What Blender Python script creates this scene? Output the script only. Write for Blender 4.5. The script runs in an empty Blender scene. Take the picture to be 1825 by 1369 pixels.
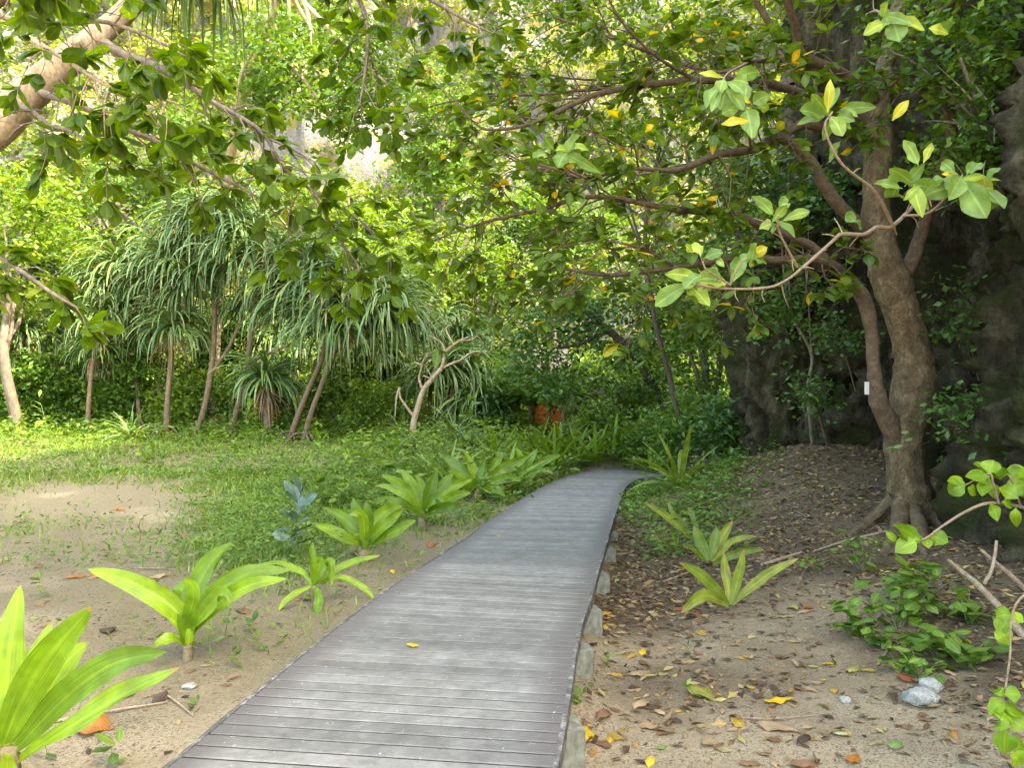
import bpy, math, random
import numpy as np
from mathutils import Vector
R = random.Random(7)
G = np.random.default_rng(11)
sc = bpy.context.scene
COL = sc.collection
PI = math.pi
# ------------------------------------------------------------------ camera
F = 1371.0; CXP, CYP, HOR = 912.5, 684.5, 705.0
PITCH = math.atan((HOR - CYP) / F)
CAMZ = 1.5
cam = bpy.data.cameras.new('camera'); cam.sensor_width = 36.0; cam.lens = F / 1825 * 36.0
cam.clip_end = 2000; cam.clip_start = 0.05
camo = bpy.data.objects.new('camera', cam); COL.objects.link(camo)
camo.location = (0, 0, CAMZ); camo.rotation_euler = (PI / 2 + PITCH, 0, 0)
sc.camera = camo
# ------------------------------------------------------------------ world, sun, exposure
SUNV = np.array([0.78, -0.46, 1.15]); SUNV = SUNV / np.linalg.norm(SUNV)
w = bpy.data.worlds.new('World'); sc.world = w; w.use_nodes = True
sky = w.node_tree.nodes.new('ShaderNodeTexSky'); sky.sky_type = 'NISHITA'; sky.sun_disc = False
sky.sun_elevation = math.asin(SUNV[2]); sky.sun_rotation = math.atan2(SUNV[0], SUNV[1])
sky.dust_density = 3.0; sky.ozone_density = 0.6; sky.air_density = 0.8
bg = w.node_tree.nodes['Background']; bg.inputs[1].default_value = 0.15
w.node_tree.links.new(sky.outputs[0], bg.inputs[0])
sl = bpy.data.lights.new('sun', 'SUN'); sl.energy = 2.0; sl.angle = math.radians(0.6); sl.color = (1, 0.93, 0.8)
so = bpy.data.objects.new('sun', sl); COL.objects.link(so)
so.rotation_euler = Vector(SUNV).to_track_quat('Z', 'Y').to_euler(); so.location = (10, -8, 30)
sc.view_settings.view_transform = 'Standard'; sc.view_settings.look = 'None'
sc.view_settings.gamma = 1; sc.view_settings.use_curve_mapping = False
sc.view_settings.exposure = 3.45
sc.view_settings.use_white_balance = True; sc.view_settings.white_balance_temperature = 7700; sc.view_settings.white_balance_tint = -1
sc.render.engine = 'CYCLES'
sc.cycles.max_bounces = 7; sc.cycles.diffuse_bounces = 4; sc.cycles.glossy_bounces = 2
sc.cycles.transmission_bounces = 4; sc.cycles.transparent_max_bounces = 4
sc.cycles.caustics_reflective = False; sc.cycles.caustics_refractive = False

# ------------------------------------------------------------------ pixel helpers (1825 x 1369 photo pixels)
cp, sp_ = math.cos(PITCH), math.sin(PITCH)
def ray(px, py):
    a = (px - CXP) / F; b = (CYP - py) / F
    return np.array([a, cp - b * sp_, sp_ + b * cp])
def P(px, py, Y):
    d = ray(px, py); t = Y / d[1]
    return np.array([d[0] * t, Y, CAMZ + d[2] * t])
def mpp(Y): return Y / F       # metres per photo pixel at depth Y
def sm(a, b, x):
    t = np.clip((np.asarray(x, float) - a) / (b - a), 0, 1); return t * t * (3 - 2 * t)

# ------------------------------------------------------------------ value noise
def _h(i, j, k):
    n = (i * 374761393 + j * 668265263 + k * 2147483647 * 7 + k * 1274126177) & 0xffffffff
    n = ((n ^ (n >> 13)) * 1274126177) & 0xffffffff
    return ((n ^ (n >> 16)) & 0xffff) / 65535.0
def vnoise(x, y, z=0):
    x, y, z = np.broadcast_arrays(np.asarray(x, float), np.asarray(y, float), np.asarray(z, float))
    i, j, k = np.floor(x).astype(np.int64), np.floor(y).astype(np.int64), np.floor(z).astype(np.int64)
    u, v, q = x - i, y - j, z - k
    u, v, q = u*u*(3-2*u), v*v*(3-2*v), q*q*(3-2*q)
    r = 0
    for a in (0, 1):
        for b in (0, 1):
            for c in (0, 1):
                r = r + _h(i + a, j + b, k + c) * (u if a else 1-u) * (v if b else 1-v) * (q if c else 1-q)
    return r
def fbm(x, y, z=0, o=4):
    r, a, t = 0, 1.0, 0
    for n in range(o):
        f = 2.03 ** n
        r = r + a * vnoise(np.asarray(x) * f + 17.3*n, np.asarray(y) * f + 5.1*n, np.asarray(z) * f + 9.7*n); t += a; a *= 0.5
    return r / t

# ------------------------------------------------------------------ objects
def mesh(name, V, Fq, mat, parent=None, smooth=True, data=None, mats=None, midx=None):
    V = np.asarray(V, np.float32); me = bpy.data.meshes.new(name)
    if isinstance(Fq, np.ndarray):
        k = Fq.shape[1]; m = len(Fq)
        me.vertices.add(len(V)); me.vertices.foreach_set('co', V.ravel())
        me.loops.add(m * k); me.loops.foreach_set('vertex_index', Fq.astype(np.int32).ravel())
        me.polygons.add(m)
        me.polygons.foreach_set('loop_start', np.arange(0, m * k, k, dtype=np.int32))
        me.polygons.foreach_set('loop_total', np.full(m, k, np.int32))
    else:
        me.from_pydata([tuple(map(float, v)) for v in V], [], [tuple(f) for f in Fq]); m = len(Fq)
    me.polygons.foreach_set('use_smooth', np.full(m, bool(smooth)))
    if data is not None:
        at = me.color_attributes.new('leaf', 'FLOAT_COLOR', 'POINT')
        d = np.ones((len(V), 4), np.float32); d[:, :data.shape[1]] = data
        at.data.foreach_set('color', d.ravel())
    for x in (mats or [mat]): me.materials.append(x)
    if midx is not None: me.polygons.foreach_set('material_index', np.asarray(midx, np.int32))
    me.update(calc_edges=True); me.validate()
    o = bpy.data.objects.new(name, me); COL.objects.link(o)
    if parent is not None:
        o.parent = parent
        l = parent.get('_loc')
        o.location = -np.array(parent.location) if parent.parent is None else (0, 0, 0)
    return o
def thing(name, label, cat, loc=(0, 0, 0), group=None):
    o = bpy.data.objects.new(name, None); COL.objects.link(o); o.location = tuple(map(float, loc))
    o.empty_display_size = 0.1
    o['label'] = label; o['category'] = cat
    if group: o['group'] = group
    return o
def tag(o, label, cat, group=None):
    o['label'] = label; o['category'] = cat
    if group: o['group'] = group
    return o
def kind(o, k, label=None):
    o['kind'] = k
    if label: o['label'] = label
    return o
class MB:            # collects arrays of quads with per-vertex data
    def __init__(s): s.V, s.F, s.D, s.n = [], [], [], 0
    def add(s, V, Fq, D=None):
        V = np.asarray(V, float).reshape(-1, 3); s.V.append(V); s.F.append(np.asarray(Fq, int) + s.n)
        if D is None: D = np.tile([0.5, 0.5, 0.5], (len(V), 1))
        s.D.append(D); s.n += len(V)
    def build(s, name, mat, parent=None, smooth=True):
        return mesh(name, np.vstack(s.V), np.vstack(s.F), mat, parent, smooth, np.vstack(s.D))

# ---- profiles along a leaf
def prof_ell(t): return np.where(t < .1, .07, np.sin(PI * np.clip((t - .08) / .92, 0, 1) ** .85) ** .8)
def prof_obo(t): return np.where(t < .1, .06, np.clip(np.sin(PI * np.clip((t - .05) / .95, 0, 1) ** 1.35), 0, 1) ** .75)
def prof_strap(t): return np.minimum(1, .45 + 1.6 * t) * np.clip(1.02 - t, 0, 1) ** .45
def prof_long(t): return np.clip(np.sin(PI * np.clip(t * .93 + .07, 0, 1)), 0, 1) ** .7 * (0.75 + .25 * t)
def prof_grass(t): return (1 - t) ** .6

def blades(P0, az, el, L, W, bend, n=5, prof=prof_ell, fold=.2, roll=0, tone=None, wav=0.0, power=1.25, across=3, curl=0):
    """L leaf blades: start points P0 (m,3), azimuth, elevation, length, width, downward bend (radians at tip)."""
    P0 = np.asarray(P0, float).reshape(-1, 3); m = len(P0)
    b = lambda x: np.broadcast_to(np.asarray(x, float), (m,)).copy()
    az, el, L, W, bend, roll, fold, curl = map(b, (az, el, L, W, bend, roll, fold, curl))
    tone = G.random(m) if tone is None else b(tone)
    t = np.linspace(0, 1, n + 1)
    pts = np.zeros((m, n + 1, 3)); pts[:, 0] = P0
    dirs = np.zeros((m, n + 1, 3))
    for k in range(n + 1):
        e = np.maximum(el - bend * t[k] ** power, -1.52); a = az + curl * t[k]
        dirs[:, k] = np.stack([np.cos(a) * np.cos(e), np.sin(a) * np.cos(e), np.sin(e)], 1)
        if k: pts[:, k] = pts[:, k-1] + (dirs[:, k-1] + dirs[:, k]) * .5 * (L / n)[:, None]
    S = np.stack([-np.sin(az), np.cos(az), 0 * az], 1)[:, None, :].repeat(n + 1, 1)
    N = np.cross(dirs, S)      # roughly down/up
    N = -N
    cr, sr = np.cos(roll)[:, None, None], np.sin(roll)[:, None, None]
    S, N = S * cr + N * sr, N * cr - S * sr
    wd = prof(t)[None, :, None] * W[:, None, None] * .5
    if wav:
        wv = wav * np.sin(t[None, :] * 17 + G.random((m, 1)) * 6)[:, :, None] * wd
        wv2 = wav * np.sin(t[None, :] * 15 + G.random((m, 1)) * 6)[:, :, None] * wd
    else: wv = wv2 = 0
    fo = fold[:, None, None]
    Lf = pts - S * wd + N * (fo * wd + wv); Rt = pts + S * wd + N * (fo * wd + wv2)
    if across == 3:
        V = np.stack([Lf, pts, Rt], 2).reshape(m, -1, 3); c = 3
    else:
        V = np.stack([Lf, Rt], 2).reshape(m, -1, 3); c = 2
    f = []
    for k in range(n):
        for q in range(c - 1):
            f.append([k*c+q, k*c+q+1, (k+1)*c+q+1, (k+1)*c+q])
    f = np.array(f); nv = (n + 1) * c
    FF = (f[None] + (np.arange(m) * nv)[:, None, None]).reshape(-1, 4)
    ac = np.array([0, .5, 1.] if c == 3 else [0, 1.])
    D = np.zeros((m, n + 1, c, 3)); D[..., 0] = tone[:, None, None]; D[..., 1] = ac; D[..., 2] = t[None, :, None]
    return V.reshape(-1, 3), FF, D.reshape(-1, 3)
def flakes(P0, L, W, tone=None, el=(-1.0, .7), az=None, N=None):
    """single-quad leaves, one diamond each"""
    P0 = np.asarray(P0, float).reshape(-1, 3); m = len(P0)
    az = G.random(m) * 2 * PI if az is None else np.broadcast_to(az, (m,))
    e = G.uniform(el[0], el[1], m); rl = G.normal(0, .7, m)
    D = np.stack([np.cos(az)*np.cos(e), np.sin(az)*np.cos(e), np.sin(e)], 1)
    S = np.stack([-np.sin(az), np.cos(az), 0*az], 1); Nn = np.cross(D, S)
    S = S * np.cos(rl)[:, None] + Nn * np.sin(rl)[:, None]
    L = np.broadcast_to(L, (m,))[:, None]; W = np.broadcast_to(W, (m,))[:, None]
    V = np.stack([P0, P0 + D*L*.5 + S*W*.5, P0 + D*L, P0 + D*L*.5 - S*W*.5], 1)
    FF = np.arange(m * 4).reshape(m, 4)
    tone = G.random(m) if tone is None else tone
    dd = np.zeros((m, 4, 3)); dd[..., 0] = np.asarray(tone)[:, None]; dd[..., 1] = [.5, .9, .5, .1]; dd[..., 2] = [0, .5, 1, .5]
    return V.reshape(-1, 3), FF, dd.reshape(-1, 3)

def catmull(pts, n):
    pts = np.asarray(pts, float); m = len(pts)
    if m < 3:
        t = np.linspace(0, 1, n)[:, None]; return pts[0] * (1 - t) + pts[-1] * t
    q = np.vstack([2*pts[0]-pts[1], pts, 2*pts[-1]-pts[-2]])
    u = np.linspace(0, m - 1 - 1e-9, n); i = u.astype(int); f = (u - i)[:, None]
    a, b, c, d = q[i], q[i+1], q[i+2], q[i+3]
    return .5 * (2*b + (c-a)*f + (2*a-5*b+4*c-d)*f**2 + (3*b-a-3*c+d)*f**3)
def tube(mb, pts, rad, n=None, seg=8, rough=0.0, ridge=None, tone=.5, capend=True):
    """tapered tube through control points with a radius each; rough = relative bumpiness"""
    pts = np.asarray(pts, float); rad = np.broadcast_to(np.asarray(rad, float), (len(pts),))
    n = n or max(3, 4 * len(pts))
    q = catmull(np.column_stack([pts, rad]), n) if len(pts) > 1 else None
    p, r = q[:, :3], np.maximum(q[:, 3], 1e-4)
    T = np.gradient(p, axis=0); T /= np.linalg.norm(T, axis=1)[:, None] + 1e-9
    ref = np.array([0.37, 0.81, .45]) if abs(T[0] @ [0.37, .81, .45]) < .9 else np.array([1, 0, 0.])
    A = np.cross(T[0], ref); A /= np.linalg.norm(A)
    th = np.linspace(0, 2*PI, seg, endpoint=False)
    V = np.zeros((n, seg, 3))
    for k in range(n):
        A = A - T[k] * (A @ T[k]); A /= np.linalg.norm(A) + 1e-9
        B = np.cross(T[k], A)
        rr = np.full(seg, r[k])
        ring = np.cos(th)[:, None]*A + np.sin(th)[:, None]*B
        if rough:
            c = p[k] + ring * r[k]
            rr = rr * (1 + rough * (fbm(c[:, 0]/(r[k]+.02)*.7, c[:, 1]/(r[k]+.02)*.7, c[:, 2]/(r[k]+.02)*.45, 3) - .5) * 2)
        if ridge is not None: rr = rr * ridge(th, k / (n - 1))
        V[k] = p[k] + ring * rr[:, None]
    f = []
    i = np.arange(seg); j = (i + 1) % seg
    for k in range(n - 1):
        f.append(np.stack([k*seg+i, k*seg+j, (k+1)*seg+j, (k+1)*seg+i], 1))
    V = V.reshape(-1, 3); FF = np.vstack(f)
    if capend:
        t0 = (n - 1) * seg
        FF = np.vstack([FF, np.array([[t0+a, t0+a+1, t0+seg-2-a, t0+seg-1-a] for a in range(seg // 2 - 1)])])
    D = np.zeros((len(V), 3)); D[:, 0] = tone; D[:, 1] = .5; D[:, 2] = np.repeat(np.linspace(0, 1, n), seg)
    mb.add(V, FF, D)
    return p, r
def pxl(lst):      # [(px,py,Y,rpx)] -> points, radii in metres
    return [P(a[0], a[1], a[2]) for a in lst], [a[3] * mpp(a[2]) for a in lst]

def ribbon(mb, lst, wpx, prof=prof_long, n=12, fold=.25, roll=0.0, tone=.5, wav=0.06):
    """a strap leaf through pixel/depth points, wpx its greatest width in photo pixels"""
    pts = catmull([P(*a) for a in lst], n + 1); Y0 = np.mean([a[2] for a in lst]); W = wpx * mpp(Y0)
    T = np.gradient(pts, axis=0); T /= np.linalg.norm(T, axis=1)[:, None]
    vd = pts - np.array([0, 0, CAMZ]); vd /= np.linalg.norm(vd, axis=1)[:, None]
    vd = vd + np.array([0, 0, -.35]); S = np.cross(T, vd); S /= np.linalg.norm(S, axis=1)[:, None]
    N = np.cross(S, T); N *= np.sign(-(N * vd).sum(1))[:, None]
    rl = roll * np.linspace(.6, 1.2, n + 1)[:, None]
    S, N = S*np.cos(rl) + N*np.sin(rl), N*np.cos(rl) - S*np.sin(rl)
    t = np.linspace(0, 1, n + 1); wd = (prof(t) * W * .5)[:, None]
    ph = R.random() * 6
    wa = wav * np.sin(t * 13 + ph)[:, None] * wd * 2; wb = wav * np.sin(t * 11 + ph + 2)[:, None] * wd * 2
    q = .35
    V = np.stack([pts - S*wd + N*(fold*wd+wa), pts - S*wd*.5 + N*(fold*wd*.42), pts, pts + S*wd*.5 + N*(fold*wd*.42), pts + S*wd + N*(fold*wd+wb)], 1)
    c = 5; f = [[k*c+a, k*c+a+1, (k+1)*c+a+1, (k+1)*c+a] for k in range(n) for a in range(c-1)]
    D = np.zeros((n+1, c, 3)); D[..., 0] = tone; D[..., 1] = [0, .25, .5, .75, 1]; D[..., 2] = t[:, None]
    mb.add(V, f, D.reshape(-1, 3))

# ------------------------------------------------------------------ materials
def nmat(name):
    m = bpy.data.materials.new(name); m.use_nodes = True
    nt = m.node_tree; return m, nt, nt.nodes['Principled BSDF'], nt.links.new
def nd(nt, t, **k):
    n = nt.nodes.new(t)
    for a, b in k.items(): setattr(n, a, b)
    return n
def ramp(nt, stops, interp='LINEAR'):
    r = nt.nodes.new('ShaderNodeValToRGB'); e = r.color_ramp.elements; r.color_ramp.interpolation = interp
    while len(e) < len(stops): e.new(.5)
    for x, (p, c) in zip(e, stops): x.position = p; x.color = (*c, 1) if len(c) == 3 else c
    return r
def leafmat(name, stops, trans=.35, rough=.42, rib=1.5, veins=True, tint=(1.35, 1.25, .3), spec=.36, tip=0.0, pleat=0.0):
    m, nt, b, ln = nmat(name)
    a = nd(nt, 'ShaderNodeAttribute', attribute_name='leaf'); s = nd(nt, 'ShaderNodeSeparateColor'); ln(a.outputs['Color'], s.inputs[0])
    r = ramp(nt, stops); ln(s.outputs[0], r.inputs[0])
    # paler midrib
    m1 = nd(nt, 'ShaderNodeMath', operation='SUBTRACT'); m1.inputs[1].default_value = .5; ln(s.outputs[1], m1.inputs[0])
    m2 = nd(nt, 'ShaderNodeMath', operation='ABSOLUTE'); ln(m1.outputs[0], m2.inputs[0])
    mr = nd(nt, 'ShaderNodeMapRange'); mr.inputs[1].default_value = .02; mr.inputs[2].default_value = .07
    mr.inputs[3].default_value = 1; mr.inputs[4].default_value = 0; ln(m2.outputs[0], mr.inputs[0])
    mx = nd(nt, 'ShaderNodeMix', data_type='RGBA', blend_type='MULTIPLY'); ln(mr.outputs[0], mx.inputs[0])
    ln(r.outputs[0], mx.inputs[6]); mx.inputs[7].default_value = (rib*1.1, rib, rib*1.2, 1)
    geo = nd(nt, 'ShaderNodeNewGeometry'); no = nd(nt, 'ShaderNodeTexNoise'); no.inputs['Scale'].default_value = 9; no.inputs['Detail'].default_value = 3
    ln(geo.outputs['Position'], no.inputs['Vector'])
    mo = nd(nt, 'ShaderNodeMapRange'); mo.inputs[1].default_value = .3; mo.inputs[2].default_value = .7; mo.inputs[3].default_value = .72; mo.inputs[4].default_value = 1.28
    ln(no.outputs[0], mo.inputs[0])
    sc1 = nd(nt, 'ShaderNodeVectorMath', operation='SCALE'); ln(mx.outputs[2], sc1.inputs[0]); ln(mo.outputs[0], sc1.inputs['Scale'])
    col = sc1.outputs[0]
    if pleat:      # lengthwise streaks and ribs of a strap leaf
        cx = nd(nt, 'ShaderNodeCombineXYZ'); q1 = nd(nt, 'ShaderNodeMath', operation='MULTIPLY'); q1.inputs[1].default_value = 26; ln(s.outputs[1], q1.inputs[0]); ln(q1.outputs[0], cx.inputs[0])
        q2 = nd(nt, 'ShaderNodeMath', operation='MULTIPLY'); q2.inputs[1].default_value = 2.5; ln(s.outputs[2], q2.inputs[0]); ln(q2.outputs[0], cx.inputs[1])
        q3 = nd(nt, 'ShaderNodeMath', operation='MULTIPLY'); q3.inputs[1].default_value = 91; ln(s.outputs[0], q3.inputs[0]); ln(q3.outputs[0], cx.inputs[2])
        pn = nd(nt, 'ShaderNodeTexNoise'); pn.inputs['Scale'].default_value = 1; pn.inputs['Detail'].default_value = 3; ln(cx.outputs[0], pn.inputs['Vector'])
        pm = nd(nt, 'ShaderNodeMapRange'); pm.inputs[1].default_value = .3; pm.inputs[2].default_value = .7; pm.inputs[3].default_value = 1 - pleat; pm.inputs[4].default_value = 1 + pleat; ln(pn.outputs[0], pm.inputs[0])
        ps = nd(nt, 'ShaderNodeVectorMath', operation='SCALE'); ln(col, ps.inputs[0]); ln(pm.outputs[0], ps.inputs['Scale']); col = ps.outputs[0]
        pb = nd(nt, 'ShaderNodeBump'); pb.inputs['Strength'].default_value = .35; pb.inputs['Distance'].default_value = .006; ln(pn.outputs[0], pb.inputs['Height']); ln(pb.outputs[0], b.inputs['Normal'])
    if tip:        # withered tips and spots
        n5 = nd(nt, 'ShaderNodeTexNoise'); n5.inputs['Scale'].default_value = 22; n5.inputs['Detail'].default_value = 4; ln(geo.outputs['Position'], n5.inputs['Vector'])
        t1 = nd(nt, 'ShaderNodeMath', operation='MULTIPLY_ADD'); ln(n5.outputs[0], t1.inputs[0]); t1.inputs[1].default_value = .55; ln(s.outputs[2], t1.inputs[2])
        t2 = nd(nt, 'ShaderNodeMapRange'); t2.inputs[1].default_value = 1.3 - tip; t2.inputs[2].default_value = 1.36 - tip; ln(t1.outputs[0], t2.inputs[0])
        tx = nd(nt, 'ShaderNodeMix', data_type='RGBA'); ln(t2.outputs[0], tx.inputs[0]); ln(col, tx.inputs[6]); tx.inputs[7].default_value = (.32, .22, .07, 1); col = tx.outputs[2]
    ln(col, b.inputs['Base Color'])
    b.inputs['Roughness'].default_value = rough; b.inputs['Specular IOR Level'].default_value = spec
    t = nd(nt, 'ShaderNodeBsdfTranslucent')
    tm = nd(nt, 'ShaderNodeVectorMath', operation='MULTIPLY'); ln(col, tm.inputs[0]); tm.inputs[1].default_value = tint; ln(tm.outputs[0], t.inputs[0])
    ms = nd(nt, 'ShaderNodeMixShader'); ms.inputs[0].default_value = trans
    ln(b.outputs[0], ms.inputs[1]); ln(t.outputs[0], ms.inputs[2])
    if veins:
        wv = nd(nt, 'ShaderNodeMath', operation='MULTIPLY'); wv.inputs[1].default_value = 75
        ad = nd(nt, 'ShaderNodeMath', operation='MULTIPLY_ADD'); ad.inputs[1].default_value = -.7; ln(m2.outputs[0], ad.inputs[0]); ln(s.outputs[2], ad.inputs[2])
        ln(ad.outputs[0], wv.inputs[0]); sn = nd(nt, 'ShaderNodeMath', operation='SINE'); ln(wv.outputs[0], sn.inputs[0])
        bp = nd(nt, 'ShaderNodeBump'); bp.inputs['Strength'].default_value = .25; bp.inputs['Distance'].default_value = .004
        ln(sn.outputs[0], bp.inputs['Height']); ln(bp.outputs[0], b.inputs['Normal'])
    ln(ms.outputs[0], nt.nodes['Material Output'].inputs[0])
    return m
def barkmat(name, c1, c2, c3, scale=7, stretch=(1, 1, .35), bump=.35, rough=.85, detail=7, crack=0):
    m, nt, b, ln = nmat(name)
    tc = nd(nt, 'ShaderNodeNewGeometry'); mp = nd(nt, 'ShaderNodeMapping'); mp.inputs['Scale'].default_value = stretch
    ln(tc.outputs['Position'], mp.inputs[0])
    n1 = nd(nt, 'ShaderNodeTexNoise'); n1.inputs['Scale'].default_value = scale; n1.inputs['Detail'].default_value = detail; n1.inputs['Roughness'].default_value = .65
    ln(mp.outputs[0], n1.inputs['Vector'])
    r = ramp(nt, [(.25, c1), (.5, c2), (.75, c3)]); ln(n1.outputs[0], r.inputs[0])
    n2 = nd(nt, 'ShaderNodeTexNoise'); n2.inputs['Scale'].default_value = scale * 5; n2.inputs['Detail'].default_value = 6
    ln(mp.outputs[0], n2.inputs['Vector'])
    mo = nd(nt, 'ShaderNodeMapRange'); mo.inputs[1].default_value = .3; mo.inputs[2].default_value = .7; mo.inputs[3].default_value = .65; mo.inputs[4].default_value = 1.35
    ln(n2.outputs[0], mo.inputs[0]); s1 = nd(nt, 'ShaderNodeVectorMath', operation='SCALE'); ln(r.outputs[0], s1.inputs[0]); ln(mo.outputs[0], s1.inputs['Scale'])
    ln(s1.outputs[0], b.inputs['Base Color']); b.inputs['Roughness'].default_value = rough; b.inputs['Specular IOR Level'].default_value = .25
    ad = nd(nt, 'ShaderNodeMath', operation='ADD'); ln(n1.outputs[0], ad.inputs[0]); ln(n2.outputs[0], ad.inputs[1])
    bp = nd(nt, 'ShaderNodeBump'); bp.inputs['Strength'].default_value = bump; bp.inputs['Distance'].default_value = .03
    ln(ad.outputs[0], bp.inputs['Height']); ln(bp.outputs[0], b.inputs['Normal'])
    return m
g = lambda *a: [(p, c) for p, c in a]
M = {}
M['fig'] = leafmat('fig_leaf', g((0, (.055, .108, .013)), (.55, (.105, .175, .024)), (.86, (.17, .25, .04)), (.9, (.2, .26, .03)), (.95, (.52, .38, .02)), (1, (.6, .38, .02))), trans=.45, rough=.45)
M['fig_lit'] = leafmat('fig_lit_leaf', g((0, (.13, .225, .045)), (.6, (.21, .32, .07)), (.85, (.30, .40, .06)), (.9, (.42, .45, .05)), (1, (.68, .44, .03))), trans=.3, rough=.42)  # same tree's leaf for the near spray, its brighter light put into the colour
M['almond'] = leafmat('almond_leaf', g((0, (.05, .105, .008)), (.6, (.10, .175, .012)), (.93, (.16, .24, .018)), (1, (.25, .29, .03))), trans=.55, rough=.4)
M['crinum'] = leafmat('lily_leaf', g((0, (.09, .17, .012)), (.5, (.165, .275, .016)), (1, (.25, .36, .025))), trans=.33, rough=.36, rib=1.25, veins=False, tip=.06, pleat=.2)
M['crinum_shade'] = leafmat('shaded_lily_leaf', g((0, (.075, .145, .012)), (.5, (.13, .22, .016)), (1, (.2, .30, .022))), trans=.33, rough=.36, rib=1.25, veins=False, tip=.06, pleat=.2)  # lily leaf darkened: the shade over the mid-distance plants is in its colour
M['crinum_old'] = leafmat('old_lily_leaf', g((0, (.11, .175, .028)), (.6, (.18, .245, .033)), (1, (.29, .30, .045))), trans=.33, rough=.42, rib=1.3, veins=False, tip=.14, pleat=.22)
M['pandan'] = leafmat('pandan_leaf', g((0, (.06, .12, .035)), (.5, (.13, .21, .07)), (.85, (.23, .32, .095)), (.93, (.22, .22, .07)), (1, (.30, .22, .10))), trans=.2, rough=.38, rib=.8, veins=False, tip=.05)
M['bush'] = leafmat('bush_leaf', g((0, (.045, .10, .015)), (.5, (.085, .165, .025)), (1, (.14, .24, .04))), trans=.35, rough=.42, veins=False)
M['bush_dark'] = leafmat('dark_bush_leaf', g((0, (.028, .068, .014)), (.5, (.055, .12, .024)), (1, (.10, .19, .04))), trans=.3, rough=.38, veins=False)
M['bright'] = leafmat('bright_leaf', g((0, (.06, .12, .015)), (.5, (.12, .21, .025)), (1, (.22, .3, .04))), trans=.4, rough=.45, veins=False)
M['slope'] = leafmat('slope_leaf', g((0, (.04, .085, .015)), (.4, (.10, .16, .025)), (.8, (.19, .24, .045)), (1, (.3, .3, .1))), trans=.35, rough=.5, veins=False)
M['weed'] = leafmat('weed_leaf', g((0, (.06, .125, .018)), (.5, (.115, .205, .028)), (1, (.19, .29, .045))), trans=.35, rough=.42)
M['blue'] = leafmat('bluish_leaf', g((0, (.07, .13, .085)), (1, (.12, .19, .14))), trans=.15, rough=.25, spec=.8)
M['grass'] = leafmat('grass_blade', g((0, (.10, .17, .025)), (.5, (.17, .26, .04)), (1, (.28, .33, .08))), trans=.35, rough=.5, veins=False)
M['litter'] = leafmat('litter_leaf', g((0, (.04, .024, .014)), (.3, (.11, .065, .034)), (.55, (.21, .135, .07)), (.78, (.31, .225, .12)), (.9, (.3, .26, .07)), (1, (.34, .14, .04))), trans=.12, rough=.6)
M['dry'] = leafmat('dry_frond', g((0, (.16, .10, .055)), (1, (.32, .22, .12))), trans=.15, rough=.7, veins=False)
M['bark'] = barkmat('fig_bark', (.05, .035, .018), (.115, .082, .044), (.22, .168, .1), 9, (1, 1, .7), .8)
M['bark_red'] = barkmat('fig_limb_bark', (.052, .036, .023), (.10, .068, .043), (.165, .12, .08), 14, (1, 1, 1), .25)
M['twig_pale'] = barkmat('pale_twig_bark', (.17, .115, .075), (.26, .185, .12), (.34, .26, .18), 25, (1, 1, 1), .2)
M['bark_pale'] = barkmat('pale_bark', (.2, .145, .09), (.31, .235, .155), (.42, .34, .24), 9, (1, 1, .5), .08)
M['bark_grey'] = barkmat('grey_bark', (.08, .06, .045), (.16, .125, .095), (.25, .2, .155), 12, (1, 1, .4), .3)
M['bark_dark'] = barkmat('dark_bark', (.03, .024, .018), (.065, .05, .036), (.11, .085, .062), 14, (1, 1, .5), .3)
M['bark_pan'] = barkmat('pandan_bark', (.085, .058, .037), (.165, .115, .073), (.26, .19, .125), 16, (.6, .6, 2.2), .35)
M['stick'] = barkmat('dead_wood', (.16, .11, .075), (.27, .2, .14), (.38, .3, .22), 22, (1, 1, 1), .25)
M['stem'] = barkmat('green_stem', (.10, .13, .04), (.17, .19, .07), (.24, .24, .11), 18, (1, 1, 1), .15)
M['lilystem'] = barkmat('lily_stem', (.12, .085, .05), (.2, .15, .09), (.29, .23, .15), 22, (1, 1, 2.5), .25)

# ================================================================== THE LIE OF THE LAND
def deckz(y): return -.22 * sm(6, 12.5, y)
def deckpt(px, py):
    d = ray(px, py); Y = 5.0
    for _ in range(30):
        z = float(deckz(Y)); t = (z - CAMZ) / d[2]; Y = d[1] * t
    return d[0] * t, Y
EL = [deckpt(*p) for p in [(300, 1369), (455, 1240), (640, 1090), (820, 968), (889, 918), (973, 866), (1036, 843), (1103, 828), (1135, 823.5)]]
ER = [deckpt(*p) for p in [(985, 1369), (1006, 1255), (1029, 1125.6), (1050, 1064), (1080, 964), (1094, 918), (1113, 869), (1137, 855)]]
d0 = ((ER[0][0]-ER[1][0]) / (ER[0][1]-ER[1][1]), (EL[0][0]-EL[1][0]) / (EL[0][1]-EL[1][1]))
EL = [(EL[0][0] - 2.6*d0[1], EL[0][1] - 2.6)] + EL; ER = [(ER[0][0] - 2.6*d0[0], ER[0][1] - 2.6)] + ER
ER += [(3.1, 16.3), (4.2, 17.6), (6.4, 19.0)]; EL += [(3.7, 18.6), (5.6, 20.3)]
EL, ER = np.array(EL), np.array(ER)
def edgeL(y): return np.interp(y, EL[:, 1], EL[:, 0])
def edgeR(y): return np.interp(y, ER[:, 1], ER[:, 0])
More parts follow.
